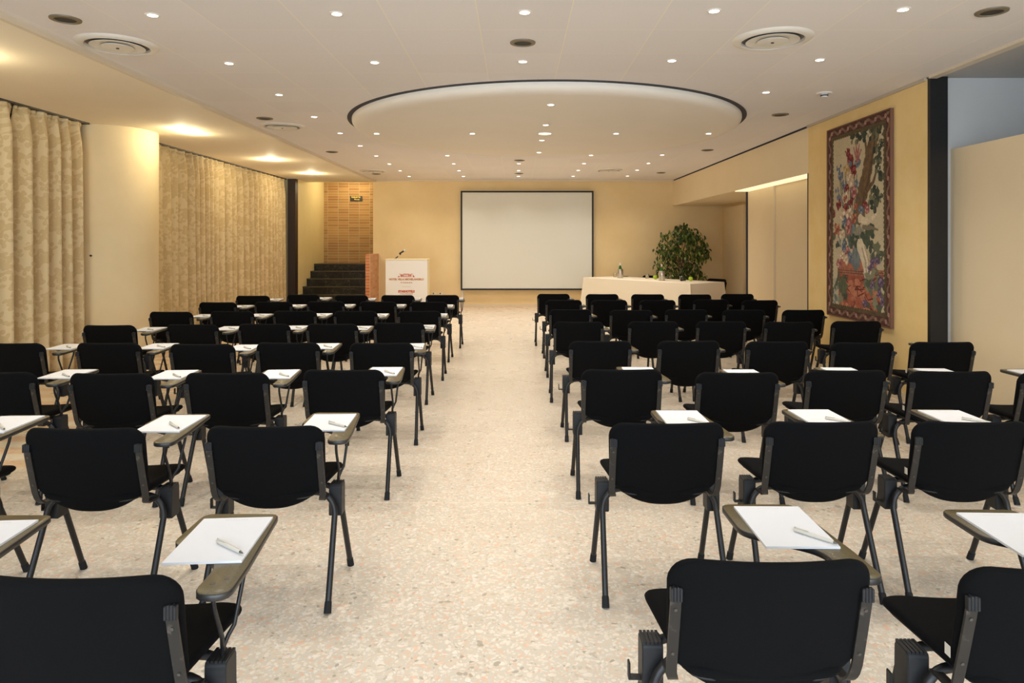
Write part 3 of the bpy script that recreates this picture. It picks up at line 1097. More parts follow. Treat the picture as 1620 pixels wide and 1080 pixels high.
def weave():
    W, H = 210, 336
    rs = np.random.RandomState(3)
    uu, vv = np.meshgrid((np.arange(W) + 0.5) / W, (np.arange(H) + 0.5) / H)      # v from the top
    asp = (TZ1 - TZ0) / (TY0 - TY1)
    img = np.zeros((H, W, 3))

    def smooth(sh):
        h, w = sh
        a = rs.rand(h, w)
        yi = np.linspace(0, h - 1.001, H)
        xi = np.linspace(0, w - 1.001, W)
        y0 = yi.astype(int)
        x0 = xi.astype(int)
        fy = (yi - y0)[:, None]
        fx = (xi - x0)[None, :]
        return (a[y0][:, x0] * (1 - fy) * (1 - fx) + a[y0 + 1][:, x0] * fy * (1 - fx) + a[y0][:, x0 + 1] * (1 - fy) * fx + a[y0 + 1][:, x0 + 1] * fy * fx)
    n1, n2, n3 = smooth((60, 40)), smooth((120, 80)), smooth((12, 8))

    def put(mask, c1, c2=None, nz=None):
        a = np.array(c1, float)
        b_ = np.array(c2 if c2 else c1, float)
        nn = (nz if nz is not None else n2)[..., None]
        colr = a * (1 - nn) + b_ * nn
        img[mask] = colr[mask]
    put(np.ones((H, W), bool), (200, 180, 134), (190, 168, 122), n3)

    def ell(u, v, ru, rv=None, wob=0.25):
        rv = ru if rv is None else rv
        d = ((uu - u) / ru) ** 2 + ((vv - v) * asp / rv) ** 2
        return d < 1 + wob * (n1 - 0.5) * 3

    def stroke(pts, w0, w1):
        mk = np.zeros((H, W), bool)
        seg = len(pts) - 1
        for i in range(seg):
            (ax, ay), (bx, by) = pts[i], pts[i + 1]
            ay, by = ay * asp, by * asp
            dx, dy = bx - ax, by - ay
            L2 = dx * dx + dy * dy
            tt = np.clip(((uu - ax) * dx + (vv * asp - ay) * dy) / L2, 0, 1)
            dd = np.hypot(uu - (ax + tt * dx), vv * asp - (ay + tt * dy))
            w = w0 + (w1 - w0) * (i + tt) / seg
            mk |= dd < w * (0.85 + 0.3 * n1)
        return mk

    def rect(u0, v0, u1, v1):
        return (uu > u0) & (uu < u1) & (vv > v0) & (vv < v1)
    # pedestal
    put(rect(.20, .775, .85, .968), (196, 96, 60), (150, 62, 44), n1)
    for _ in range(26):
        put(ell(rs.uniform(.26, .8), rs.uniform(.8, .95), rs.uniform(.02, .07), rs.uniform(.02, .06), .8) & rect(.2, .775, .85, .968), (214, 126, 82), (190, 96, 62))
    for _ in range(22):
        a = (rs.uniform(.25, .8), rs.uniform(.79, .96))
        put(stroke([a, (a[0] + rs.uniform(-.1, .1), a[1] + rs.uniform(-.03, .03)), (a[0] + rs.uniform(-.12, .12), a[1] + rs.uniform(-.05, .05))], .006, .004) & rect(.2, .775, .85, .968), (120, 44, 34))
    put(rect(.18, .742, .90, .776), (150, 80, 56), (188, 116, 80))
    put(rect(.19, .752, .90, .757) | rect(.19, .765, .9, .769), (112, 52, 38))
    put(rect(.235, .695, .80, .742), (204, 112, 70), (172, 80, 56), n1)
    # tree
    put(stroke([(.555, .47), (.59, .38), (.665, .276), (.71, .172), (.79, .10), (.82, .05)], .085, .05), (138, 104, 62), (108, 78, 46), n1)
    put(stroke([(.60, .45), (.63, .38), (.69, .31), (.735, .22), (.78, .12)], .02, .012), (92, 66, 42), (116, 84, 52))
    put(stroke([(.66, .36), (.76, .32), (.82, .25)], .022, .01), (124, 92, 56), (100, 74, 46))
    put(stroke([(.66, .16), (.64, .11), (.62, .06)], .016, .01), (120, 90, 56))
    for (u, v, r) in ((.46, .075, .05), (.54, .08, .05), (.60, .07, .045), (.66, .075, .04), (.74, .06, .05), (.84, .06, .06), (.80, .11, .05), (.88, .13, .045),
                      (.82, .17, .05), (.80, .225, .055), (.83, .25, .05), (.86, .285, .05), (.79, .37, .05), (.76, .40, .055), (.84, .385, .045), (.73, .44, .05), (.79, .43, .045)):
        for _ in range(9):
            put(ell(u + rs.normal(0, r * .55), v + rs.normal(0, r * .30), rs.uniform(.012, .03), rs.uniform(.014, .03), .9),
                [(70, 78, 58), (94, 96, 66), (58, 66, 54), (122, 116, 78)][rs.randint(4)])
    # stems, green mass
    for _ in range(26):
        u = rs.uniform(.2, .55)
        put(stroke([(.40, .62), (.5 * u + .2, rs.uniform(.45, .5)), (u, rs.uniform(.25, .42))], .007, .005), (98, 104, 78), (70, 84, 72))
    for _ in range(44):
        put(ell(rs.normal(.35, .10), rs.normal(.565, .045), rs.uniform(.02, .045), rs.uniform(.02, .05), .9),
            [(96, 104, 80), (84, 104, 104), (120, 122, 88), (72, 84, 74), (112, 132, 132)][rs.randint(5)])
    # delphinium
    for i in range(34):
        q = rs.rand()
        put(ell(.18 + .13 * q + rs.normal(0, .02), .20 + .13 * q + rs.normal(0, .008), .016, .018, .8), [(96, 106, 132), (118, 124, 142), (82, 92, 118)][rs.randint(3)])
    for i in range(16):
        q = rs.rand()
        put(ell(.14 + .12 * q + rs.normal(0, .015), .33 + .06 * q + rs.normal(0, .012), .015, .017, .8), [(112, 118, 140), (132, 126, 140)][rs.randint(2)])

    def bloom(u, v, r, c, dark, light):
        put(ell(u, v, r, r, .7), c, dark, n1)
        for q in range(7):
            a = q * .9 + rs.rand()
            put(ell(u + r * .55 * math.cos(a), v + r * .55 * math.sin(a) / asp, r * .36, r * .3, .8), light if q % 2 else dark, c)
        put(ell(u, v, r * .25, r * .25, .5), dark)
    RED = ((166, 54, 52), (112, 34, 38), (196, 92, 80))
    PNK = ((196, 112, 104), (150, 66, 66), (222, 160, 142))
    CRM = ((222, 196, 156), (184, 142, 106), (236, 216, 182))
    ORG = ((194, 104, 66), (140, 60, 44), (218, 148, 100))
    YEL = ((206, 166, 96), (166, 120, 66), (222, 190, 130))
    BLU = ((108, 122, 138), (78, 92, 112), (146, 154, 160))
    for (u, v, r, cc) in ((.36, .14, .04, RED), (.41, .19, .06, RED), (.40, .205, .025, BLU), (.52, .215, .05, BLU), (.34, .235, .05, YEL), (.46, .255, .05, RED), (.40, .29, .06, CRM),
                          (.52, .31, .04, BLU), (.34, .335, .035, RED), (.46, .355, .05, PNK), (.32, .38, .06, CRM), (.31, .38, .03, ORG), (.20, .41, .04, RED), (.33, .43, .04, RED), (.41, .405, .04, RED),
                          (.49, .43, .04, ORG), (.64, .42, .03, RED), (.67, .45, .03, PNK), (.10, .455, .03, RED), (.27, .475, .06, CRM), (.39, .465, .06, CRM), (.48, .485, .045, ORG),
                          (.58, .45, .04, BLU), (.17, .54, .055, ORG), (.38, .53, .065, PNK), (.26, .57, .05, CRM), (.30, .50, .04, BLU), (.48, .63, .04, PNK), (.29, .63, .05, BLU), (.36, .66, .045, PNK),
                          (.42, .685, .05, BLU), (.26, .68, .04, CRM), (.22, .72, .05, PNK), (.33, .70, .04, CRM)):
        bloom(u, v, r, *cc)
    for a in ((.46, .13), (.50, .115), (.55, .12), (.58, .15)):
        put(stroke([(.52, .20), a], .02, .008), (196, 132, 112), (160, 74, 66))
    # vase
    put(ell(.55, .60, .10, .12, .1), (150, 142, 112), (108, 116, 104), n1)
    put(rect(.46, .553, .66, .566), (168, 150, 112), (130, 116, 86))
    put(ell(.50, .69, .07, .09, .3), (124, 134, 132), (96, 108, 110), n1)
    for (u, v) in ((.68, .57), (.74, .56), (.70, .61), (.62, .59), (.72, .63), (.44, .60), (.52, .61)):
        put(ell(u, v, .04, .055, .7), (88, 98, 70), (60, 74, 58))
    # dove and cloth
    put(stroke([(.57, .49), (.64, .505), (.72, .50), (.80, .475)], .035, .01), (226, 204, 160), (202, 174, 132), n1)
    put(stroke([(.62, .535), (.74, .54), (.82, .55)], .02, .008), (128, 112, 82))
    put(stroke([(.57, .625), (.62, .67), (.66, .72), (.68, .765)], .055, .055), (226, 206, 164), (200, 176, 134), n1)
    put(stroke([(.60, .64), (.645, .70), (.66, .76)], .008, .008), (170, 146, 110))
    put(stroke([(.64, .63), (.69, .70), (.70, .76)], .008, .008), (176, 150, 112))
    # vines with purple bells
    for _ in range(46):
        u, v = [(rs.normal(.80, .06), rs.normal(.70, .03)), (rs.normal(.80, .06), rs.normal(.88, .06)), (rs.normal(.27, .04), rs.normal(.87, .04)), (rs.normal(.74, .06), rs.normal(.80, .03))][rs.randint(4)]
        put(ell(u, v, rs.uniform(.025, .05), rs.uniform(.025, .05), .8), [(112, 112, 78), (88, 94, 70), (136, 134, 96), (76, 84, 66)][rs.randint(4)])
    put(ell(.28, .835, .08, .075, .3), (104, 110, 74), (84, 92, 62), n1)
    for (u, v) in ((.74, .71), (.80, .70), (.74, .815), (.84, .855), (.63, .905), (.86, .80), (.88, .89), (.70, .74)):
        bloom(u, v, .035, (118, 94, 124), (84, 58, 86), (150, 126, 152))
    for _ in range(40):
        put(ell(rs.uniform(.07, .19), rs.uniform(.82, .96), .012, .03, .9), [(122, 130, 120), (104, 110, 84), (150, 152, 140)][rs.randint(3)])
    put(stroke([(.16, .83), (.19, .80), (.20, .77)], .02, .014), (92, 100, 66))
    # borders
    eu = np.minimum(uu, 1 - uu)
    ev = np.minimum(vv, 1 - vv) * asp
    e = np.minimum(eu, ev)
    along = np.where(eu < ev, vv * asp, uu)
    saw = 0.092 + 0.012 * np.abs(((along * 28) % 1) - 0.5) * 2
    put(e < saw, (112, 92, 54), (84, 72, 44))
    put(e < .068, (112, 66, 50), (86, 46, 40))
    ph = (along * 7.0) % 1
    band_c = .036 + .016 * np.sin(2 * np.pi * ph)
    put((e < .068) & (np.abs(e - band_c) < .012), (152, 108, 82), (124, 82, 66), n1)
    put((e < .068) & (((ph - .5) * .142) ** 2 + (e - .036) ** 2 < .017 ** 2), (190, 142, 112), (160, 104, 84))
    put((e < .068) & (((((along * 7 + .5) % 1) - .5) * .142) ** 2 + (e - .034) ** 2 < .012 ** 2), (150, 124, 76), (122, 74, 60))
    put((e < .008) | ((e > .060) & (e < .068)), (84, 48, 40), (110, 70, 52))
    img *= (0.93 + 0.14 * rs.rand(H, W, 1))
    g_ = img.mean(axis=2, keepdims=True)
    img = g_ + (img - g_) * 0.66
    return np.clip(img, 0, 255) / 255.0


img = weave()
H, W, _ = img.shape
lin_img = np.where(img <= 0.04045, img / 12.92, ((img + 0.055) / 1.055) ** 2.4)
tp = MB()
ripple = lambda u, v: 0.004 * math.sin(u * 9) + 0.003 * math.sin(u * 4 + v * 5)
for j in range(H + 1):
    for i in range(W + 1):
        u, v = i / W, j / H
        tp.v.append((0.0 - 0.004 + ripple(u, v), TY0 + (TY1 - TY0) * u, TZ1 + (TZ0 - TZ1) * v))
for j in range(H):
    for i in range(W):
        a = j * (W + 1) + i
        tp.f.append([a, a + W + 1, a + W + 2, a + 1])
        tp.m.append(0)
mt_ = mat('woven_tapestry', (0.5, 0.4, 0.3, 1), 0.9, spec=0.1)
t = NT(mt_)
at = t.n('ShaderNodeVertexColor')
at.layer_name = 'weave'
t.base(at.outputs['Color'])
tap = thing('tapestry', 'tall woven tapestry of flowers, a tree and a red pedestal', 'tapestry', (3.845, 0, 0))
panel = tp.build('woven_panel', mt_, tap, angle=180, fix=False)
ca = panel.data.color_attributes.new('weave', 'FLOAT_COLOR', 'CORNER')
cols = np.ones((H * W, 4, 4), dtype=np.float32)
cols[:, :, :3] = lin_img.reshape(H * W, 1, 3)
ca.data.foreach_set('color', cols.ravel())
M['tap_edge'] = mat('tapestry_edge', lin(120, 84, 64), 0.8)
eb = MB()
t0, t1 = -0.012, 0.02
eb.box(t0, t1, TY1 - 0.015, TY1, TZ0 - 0.01, TZ1 + 0.01).box(t0, t1, TY0, TY0 + 0.015, TZ0 - 0.01, TZ1 + 0.01)
eb.box(t0, t1, TY1, TY0, TZ1, TZ1 + 0.012).box(t0, t1, TY1, TY0, TZ0 - 0.012, TZ0)
eb.build('hem', M['tap_edge'], tap, smooth=False)
MB().box(0.004, 0.018, TY1, TY0, TZ0, TZ1).build('hanging_lining', M['tap_edge'], tap, smooth=False)

# ------------------------------------------------------------------ the tablet chair


def rounded(pts_r):
    """closed outline from (x, y, radius) corners, counter-clockwise"""
    out = []
    n = len(pts_r)
    for i in range(n):
        p0, p1, p2 = Vector(pts_r[i - 1][:2]), Vector(pts_r[i][:2]), Vector(pts_r[(i + 1) % n][:2])
        r = pts_r[i][2]
        a, b_ = (p0 - p1).normalized(), (p2 - p1).normalized()
        ang = a.angle(b_)
        d = min(r / math.tan(ang / 2), (p0 - p1).length * 0.49, (p2 - p1).length * 0.49)
        s, e = p1 + a * d, p1 + b_ * d
        for k in range(7):
            q = k / 6
            out.append(tuple((1 - q) ** 2 * s + 2 * q * (1 - q) * p1 + q * q * e))
    return out


def resample(pts, n):
    P_ = [Vector(p) for p in pts]
    P_.append(P_[0])
    ls = [0.0]
    for i in range(len(P_) - 1):
        ls.append(ls[-1] + (P_[i + 1] - P_[i]).length)
    out = []
    j = 0
    for k in range(n):
        s = ls[-1] * k / n
        while ls[j + 1] < s:
            j += 1
        q = (s - ls[j]) / max(1e-9, ls[j + 1] - ls[j])
        out.append(tuple(P_[j].lerp(P_[j + 1], q)))
    return out


def cushion(outline, half, rim, mapf, mi=0):
    """puffed closed pad: outline in 2-D, half thickness, rim roundness; mapf(x, y, n) gives the 3-D point"""
    mb = MB()
    n = len(outline)
    c = Vector((sum(p[0] for p in outline) / n, sum(p[1] for p in outline) / n))
    size = min(max(p[0] for p in outline) - min(p[0] for p in outline), max(p[1] for p in outline) - min(p[1] for p in outline)) / 2
    ins = [0, 0.15, 0.4, 0.75, 1.0]
    prof = [(rim * q / size, half * math.sin(math.acos(max(0, 1 - q)))) for q in ins]
    prof += [(0.25, half * 1.03), (0.45, half * 1.05), (0.65, half * 1.06), (0.85, half * 1.06)]
    rings = [(s, h) for s, h in prof]
    idx_top, idx_bot = [], []
    for sgn, store in ((1, idx_top), (-1, idx_bot)):
        for ri, (s, h) in enumerate(rings):
            if ri == 0 and sgn == -1:
                store.append(idx_top[0])
                continue
            row = []
            for p in outline:
                q = c + (Vector(p) - c) * (1 - s)
                row.append(len(mb.v))
                mb.v.append(tuple(mapf(q.x, q.y, sgn * h)))
            store.append(row)
        mb.v.append(tuple(mapf(c.x, c.y, sgn * rings[-1][1])))
        ci = len(mb.v) - 1
        for ri in range(len(rings) - 1):
            for i in range(n):
                j = (i + 1) % n
                f = [store[ri][i], store[ri][j], store[ri + 1][j], store[ri + 1][i]]
                mb.f.append(f if sgn > 0 else f[::-1])
                mb.m.append(mi)
        for i in range(n):
            j = (i + 1) % n
            f = [store[-1][i], store[-1][j], ci]
            mb.f.append(f if sgn > 0 else f[::-1])
            mb.m.append(mi)
    return mb


def y_axis(z):
    return -0.245 + (0.80 - z) * 0.22 + 0.10 * (0.80 - z) ** 2


def back_map(x, z, n):
    # the back curves round the sitter: edges forward; n < 0 is the rear face
    return (x, y_axis(z) + 0.036 * (x / 0.25) ** 2 + n, z)


bo = []
for k in range(9):                       # rounded top corner, then down the side and along the dipping lower edge
    q = k / 8 * math.pi / 2
    bo.append((0.252 - 0.062 * (1 - math.sin(q)), 0.803 - 0.062 * (1 - math.cos(q))))
bo.append((0.247, 0.63))
bo.append((0.243, 0.56))
for k in range(15):
    x = 0.241 - 0.241 * k / 14
    bo.append((x, 0.421 + 0.105 * (x / 0.241) ** 2.5))
bo = bo + [(-x, z) for x, z in reversed(bo[:-1])]
bo = [p for p in reversed(bo)]
bo = resample(bo, 96)
so = rounded([(-0.205, -0.185, 0.06), (0.205, -0.185, 0.06), (0.245, 0.20, 0.07), (0.17, 0.235, 0.1), (-0.17, 0.235, 0.1), (-0.245, 0.20, 0.07)])
so = resample(so, 72)


def seat_z(x, y):
    return 0.487 + 0.008 * (y + 0.05) + 0.018 * (x / 0.24) ** 2 - 0.60 * max(0, y - 0.12) ** 2


def seat_map(x, y, n):
    return (x, y, seat_z(x, y) + n)


def make_chair(tablet=True):
    o = bpy.data.objects.new('tablet_chair' if tablet else 'side_chair', None)
    o.empty_display_size = 0.1
    COL.objects.link(o)
    cushion(bo, 0.0175, 0.018, back_map).build('backrest', M['fabric'], o, angle=70)
    cushion(so, 0.0165, 0.020, seat_map).build('seat', M['fabric'], o, angle=70)
    sh = [(x * 0.93, (y - 0.02) * 0.93 + 0.02) for x, y in so]
    cushion(sh, 0.0045, 0.0045, lambda x, y, n: (x, y, seat_z(x, y) - 0.0195 + n)).build('seat_shell', M['plastic'], o, angle=60)
    for s in (-1, 1):
        # flat steel bracket behind the back, bending forward under the seat
        xb = 0.234
        path = []
        for z in (0.715, 0.66, 0.60, 0.55, 0.51):
            path.append((back_map(xb, z, 0)[1] - 0.0265, z))
        yb = path[-1][0]
        for k in range(1, 7):
            a = k / 6 * math.pi / 2
            path.append((yb + 0.008 + 0.042 * (1 - math.cos(a)), 0.51 - 0.015 - 0.045 * math.sin(a) + 0.0))
        path.append((yb + 0.12, 0.4475))
        br = MB()
        n = len(path)
        for i, (y, z) in enumerate(path):
            p0, p1 = Vector(path[max(i - 1, 0)]), Vector(path[min(i + 1, n - 1)])
            d = (p1 - p0).normalized()
            nn = Vector((-d.y, d.x)) * 0.0035
            inward = 0.0 if z > 0.49 else 0.012 * min(1, (0.49 - z) / 0.04)
            for sx_ in (-0.0135, 0.0135):
                for sn in (-1, 1):
                    br.v.append((s * (xb - inward) + sx_, y + nn.x * sn, z + nn.y * sn))
        for i in range(n - 1):
            a, b_ = 4 * i, 4 * (i + 1)
            for q in ((0, 1), (1, 3), (3, 2), (2, 0)):
                br.f.append([a + q[0], a + q[1], b_ + q[1], b_ + q[0]])
                br.m.append(0)
        br.f.append([0, 1, 3, 2])
        br.f.append([4 * n - 4, 4 * n - 2, 4 * n - 1, 4 * n - 3])
        br.m += [0, 0]
        bk = br.build('back_bracket', M['bracket'], o, angle=35)
        cp = MB()
        y, z = path[0]
        for i in range(4):
            cp.box(s * xb - 0.015 + i * 0.0078, s * xb - 0.015 + i * 0.0078 + 0.0066, y - 0.0075, y + 0.007, z - 0.018, z + 0.020 - 0.003 * abs(i - 1.5))
        cp.box(s * xb - 0.0146, s * xb + 0.0146, y - 0.0055, y + 0.007, z - 0.016, z + 0.016)
        bevelled(cp.build('bracket_cap', M['plastic'], bk, smooth=False), 0.0015, 1)
        for zz in (0.672, 0.545):
            yy = back_map(xb, zz, 0)[1] - 0.0305
            MB().tube([(s * xb, yy + 0.001, zz), (s * xb, yy - 0.002, zz - 0.0005)], 0.0042, 10).build('bracket_screw', M['screw'], bk)
        for fy in (-1, 1):
            foot = Vector((s * 0.268, fy * 0.215, 0.012))
            knee = Vector((s * 0.260, fy * 0.061, 0.362))
            pts = [foot, foot.lerp(knee, 0.5), knee]
            for kq in range(1, 8):
                q = kq / 7 * math.pi / 2
                pts.append((s * (0.259 - 0.078 * (1 - math.cos(q))), fy * (0.060 - 0.012 * kq / 7), 0.366 + 0.088 * math.sin(q)))
            pts.append((s * 0.15, fy * 0.046, 0.4555))
            # smooth the elbow
            lg = MB().tube([tuple(p) for p in pts], 0.0132, 10).build('leg', M['metal_black'], o, angle=60)
            d = (knee - foot).normalized()
            MB().tube([foot - d * 0.0115 + Vector((0, 0, 0.0)), foot + d * 0.03, foot + d * 0.036], [0.0165, 0.0155, 0.013], 12).build('rubber_foot', M['rubber'], lg)
        # moulded joint block
        bl = MB()
        x0, x1 = (0.226, 0.284)
        outl = rounded([(-0.036, 0.342, 0.008), (0.036, 0.342, 0.008), (0.034, 0.482, 0.016), (-0.034, 0.482, 0.016)])
        pv = MB().prism(outl, x0, x1, bevel=0.003)
        bl.add([(s * p[2], p[0], p[1]) for p in pv.v], pv.f)
        for i in range(5):
            xx = s * (0.231 + i * 0.0108)
            bl.box(min(xx, xx + s * 0.0078), max(xx, xx + s * 0.0078), -0.031, 0.031, 0.476, 0.4843)
        bl.build('joint_block', M['plastic'], o, angle=35)
    MB().tube([(-0.152, -0.046, 0.4555), (0.152, -0.046, 0.4555)], 0.0125, 10).build('crossbar', M['metal_black'], o, angle=60)
    MB().tube([(-0.152, 0.046, 0.4555), (0.152, 0.046, 0.4555)], 0.0125, 10).build('crossbar', M['metal_black'], o, angle=60)
    hk = MB()
    hk.box(-0.318, -0.282, -0.012, 0.012, 0.368, 0.374).box(-0.318, -0.312, -0.012, 0.012, 0.374, 0.415)
    bevelled(hk.build('link_hook', M['metal_black'], o, smooth=False), 0.002, 1)
    if tablet:
        tt = rounded([(0.238, -0.135, 0.045), (0.332, -0.135, 0.045), (0.322, 0.02, 0.1), (0.283, 0.372, 0.03), (0.045, 0.372, 0.035), (0.045, 0.16, 0.07), (0.235, 0.03, 0.10)])
        tt = resample(tt, 90)
        tb_ = MB().prism(tt, 0.692, 0.710, 0, 1, bevel=0.0025).build('writing_tablet', [M['tablet_edge'], M['tablet_top']], o, angle=50)
        for cxy in ((0.268, -0.078, 0), (0.294, -0.052, 0)):
            MB().lathe([(0, 0.7108), (0.0065, 0.7108), (0.0075, 0.7098)], 12, center=cxy).build('screw_plug', M['screw'], tb_)
        tr_ = MB()
        tr_.tube([(0.262, -0.004, 0.480), (0.262, -0.004, 0.505), (0.266, -0.016, 0.522), (0.272, -0.030, 0.545), (0.270, -0.072, 0.640), (0.270, -0.078, 0.662), (0.270, -0.076, 0.692)], 0.0062, 8)
        tr_.tube([(0.262, 0.004, 0.480), (0.262, 0.004, 0.505), (0.268, 0.018, 0.525), (0.278, 0.032, 0.545), (0.284, 0.085, 0.66), (0.286, 0.092, 0.692)], 0.0062, 8)
        tr_.build('tablet_support', M['metal_black'], o, angle=60)
        pt = MB().box(0.245, 0.297, -0.10, -0.035, 0.684, 0.692).build('mounting_plate', M['plastic'], o, smooth=False)
    return o


chair0 = make_chair(True)
plain0 = make_chair(False)


def kids_cache(o):
    KIDS[o.name] = list(o.children)
    for c in o.children:
        kids_cache(c)


kids_cache(chair0)
kids_cache(plain0)

tag0 = MB().box(-0.2490, -0.2480, -0.010, 0.012, -0.015, 0.013).build('care_tag', M['care_tag'], smooth=False)
COL.objects.unlink(tag0)
tag0.location = (0, back_map(0.246, 0.56, 0)[1] + 0.004, 0.56)
# note pad and pen
pad0 = thing('notepad', '', 'notepad')
MB().box(-0.105, 0.105, -0.1485, 0.1485, 0.0, 0.0065).build('paper_block', M['paper'], pad0, smooth=False)
lh = MB()
for i in range(9):
    lh.box(-0.034 + i * 0.0078, -0.0285 + i * 0.0078, 0.128, 0.1325, 0.0064, 0.0067)
lh.build('letterhead', M['ink_grey'], pad0, smooth=False)
pen0 = thing('pen', '', 'pen')
MB().tube([(-0.052, 0, 0.0062), (-0.04, 0, 0.0062), (0.02, 0, 0.006), (0.062, 0, 0.006), (0.066, 0, 0.006)], [0.0042, 0.0052, 0.0060, 0.0056, 0.004], 12).build('pen_barrel', M['pen'], pen0)
MB().tube([(-0.066, 0, 0.0058), (-0.060, 0, 0.006), (-0.052, 0, 0.0062)], [0.0012, 0.0028, 0.0042], 10).build('pen_tip', M['pen_tip'], pen0)
MB().box(0.022, 0.064, -0.002, 0.002, 0.0125, 0.0142).box(0.058, 0.064, -0.002, 0.002, 0.009, 0.0142).build('pen_clip', M['pen'], pen0, smooth=False)
kids_cache(pad0)
kids_cache(pen0)

# (left px, right px, top px) of each backrest; rows from the viewer to the screen, seats from the aisle outwards
CURTAIN_ROWS = [
    [(-51, 288, 905), None],
    [(325, 512, 672), (35, 232, 675), 'x'],
    [(481, 607, 588), (292, 424, 588), (110, 243, 588), (-72, 58, 589)],
    [(552.8, 653, 543.5), (405.8, 505.8, 542.8), (269.2, 371.2, 544.3), (122, 222, 544), (-30, 70, 545)],
    [(592.2, 672.5, 511), (485.5, 567, 512.5), (377, 458.8, 512), (264.2, 346.7, 512.7), (131, 215, 513)],
    [(628.3, 697, 492), (528.8, 597.2, 492.3), (433, 501.2, 492.2), (333.3, 401.3, 493.5), (236.7, 306.3, 493)],
    [(648.7, 708.3, 477.3), (569.5, 628, 478), (485.8, 544.5, 477.5), (403.3, 462, 478.3), (315.3, 374.7, 479)],
    [(673.7, 726.2, 466.8), (603.3, 655.8, 467.2), (529.7, 581.7, 468.2), (454.7, 505.8, 467.4), (373.3, 426.3, 468.3)],
]
TAPESTRY_ROWS = [
    [(1060, 1376, 880), (1530, 1846, 893)],
    [(963.4, 1144.6, 667), (1208, 1390, 665), (1446, 1628, 665)],
    [(920, 1047, 585), (1101.5, 1233, 587.5), (1273.8, 1402, 585.6), (1438, 1570, 583), (1610, 1740, 589)],
    [(899.6, 998.4, 539.5), (1039.2, 1138, 539), (1179, 1279.2, 538.8), (1313, 1414.7, 540), (1440, 1542, 538)],
    [(876.2, 955.6, 509.3), (994.1, 1073.8, 507.5), (1101.5, 1181, 507.5), (1207.4, 1288, 507.5), (1315, 1394.5, 507.3)],
    [(868.2, 936, 488.5), (964.8, 1032.7, 490), (1052.1, 1120.4, 487.8), (1143.3, 1211.6, 488.5), (1236, 1305, 488)],
    [(862.3, 920.7, 473.2), (934.4, 993, 473.2), (1010.7, 1068.8, 474), (1095.9, 1153.3, 473.2), (1171.9, 1231.1, 472.6)],
    [(850, 901.4, 464.8), (927, 978.9, 464.8), (999.2, 1051, 465.4), (1073.3, 1125.9, 464.7), (1141, 1192.9, 464.2)],
]
ROWN = ['back row', 'seventh row from the screen', 'sixth row from the screen', 'fifth row from the screen', 'fourth row from the screen',
        'third row from the screen', 'second row from the screen', 'front row by the screen']
SEATN = ['aisle seat', 'second seat from aisle', 'third seat from aisle', 'fourth seat from aisle', 'outermost seat']


def centre(spec):
    l, r, t_ = spec
    d = 0.5 * (0.772 * F / (t_ - CY)) + 0.5 * (0.502 * F / (r - l))
    if t_ > 640:
        d = 0.775 * F / (t_ - CY)
    return wx((l + r) / 2, d), d + 0.205


used = {'c': False, 'p': False, 'n': False}


def fresh(proto, key):
    if not used.get(key):
        used[key] = True
        return proto
    return copy_tree(proto)


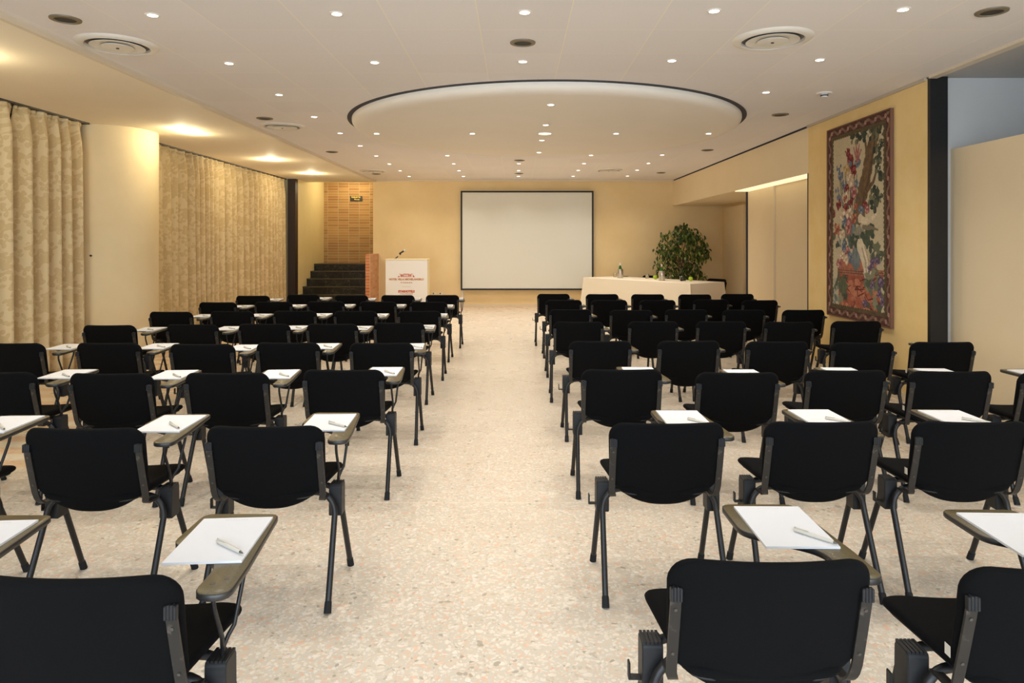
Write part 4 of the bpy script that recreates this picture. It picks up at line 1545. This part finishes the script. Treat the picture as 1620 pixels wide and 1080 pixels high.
rc = random.Random(21)
for side, rows in (('curtain side', CURTAIN_ROWS), ('tapestry side', TAPESTRY_ROWS)):
    for ri, row in enumerate(rows):
        prev = None
        for si, spec in enumerate(row):
            if spec is None:
                x, y = prev[0] - 0.715, prev[1] - 0.01
            elif spec == 'x':
                x, y = prev[0] - 0.80, prev[1] - 0.02
            else:
                x, y = centre(spec)
            prev = (x, y)
            rz = R(rc.uniform(-1.5, 1.5))
            if side == 'curtain side' and ri == 0:
                rz = R(0.0)
            where = '%s, %s' % (ROWN[ri], SEATN[si] if (si < 4 or len(row) < 5) else SEATN[4])
            o = fresh(chair0, 'c')
            o.location = (x, y, 0)
            o.rotation_euler = (0, 0, rz)
            tag(o, 'black tablet-arm chair, %s, %s' % (side, where), 'chair', 'black tablet-arm chairs')
            if side == 'tapestry side' and (ri, si) in ((0, 1), (1, 2), (2, 3), (3, 4)):
                tg = tag0.copy()
                COL.objects.link(tg)
                tg.parent = o
            m3 = Matrix.Translation((x, y, 0)) @ Matrix.Rotation(rz, 4, 'Z')
            a = R(rc.uniform(1, 5)) if side == 'curtain side' else R(rc.uniform(-2.5, 1.0))
            if side == 'curtain side' and ri == 0:
                a = R(4)
            lp = Vector((0.180 + rc.uniform(-.008, .008), 0.178 + rc.uniform(-.015, .01), 0.7104))
            p = m3 @ lp
            n_ = fresh(pad0, 'p')
            n_.location = p
            n_.rotation_euler = (0, 0, rz + a)
            tag(n_, 'white notepad on the tablet, %s, %s' % (side, where), 'notepad', 'white notepads on the chair tablets')
            lpn = Vector((rc.uniform(0.046, 0.058), rc.uniform(-0.095, -0.07), 0.0068))
            pp = m3 @ (lp + Matrix.Rotation(a, 3, 'Z') @ lpn)
            q_ = fresh(pen0, 'n')
            q_.location = pp
            q_.rotation_euler = (0, 0, rz + a + R(rc.uniform(128, 142)))
            tag(q_, 'grey pen on the notepad, %s, %s' % (side, where), 'pen', 'pale grey pens on the notepads')

for (x, y, rz, lb) in ((3.07, 16.30, R(126.2), 'plain black chair tucked behind the middle of the head table'),
                       (4.225, 14.80, R(126.2), 'plain black chair at the near end behind the head table')):
    o = fresh(plain0, 'plain')
    o.location = (x, y, 0)
    o.rotation_euler = (0, 0, rz)
    tag(o, lb, 'chair', 'plain black chairs behind the head table')

# ------------------------------------------------------------------ daylight, world, camera
ld = bpy.data.lights.new('window_daylight', 'AREA')
ld.shape = 'RECTANGLE'
ld.size, ld.size_y = 9.2, 2.2
ld.energy = 400
ld.color = (0.74, 0.87, 1.0)
lo = bpy.data.objects.new('window_daylight', ld)
COL.objects.link(lo)
lo.location = (0.5, -2.98, 1.65)
lo.rotation_euler = (R(90), 0, 0)

w = bpy.data.worlds.new('world')
scene.world = w
w.use_nodes = True
bg = w.node_tree.nodes['Background']
bg.inputs[0].default_value = (0.55, 0.7, 1.0, 1)
bg.inputs[1].default_value = 1.0

cd = bpy.data.cameras.new('camera')
cd.sensor_width = 36.0
cd.sensor_fit = 'HORIZONTAL'
cd.lens = 36.0 * F / 1620.0
cd.shift_x = -(CX - 810.0) / 1620.0
cd.shift_y = -(540.0 - CY) / 1620.0
cd.clip_start = 0.05
cam = bpy.data.objects.new('camera', cd)
COL.objects.link(cam)
cam.location = (0, 0, EYE)
cam.rotation_euler = (R(90), 0, 0)
scene.camera = cam

vs = scene.view_settings
vs.view_transform = 'Standard'
vs.look = 'None'
vs.gamma = 1.0
vs.use_curve_mapping = False
vs.exposure = 0.3
scene.cycles.use_denoising = True
scene.cycles.max_bounces = 8
scene.cycles.diffuse_bounces = 5
scene.cycles.sample_clamp_indirect = 6.0
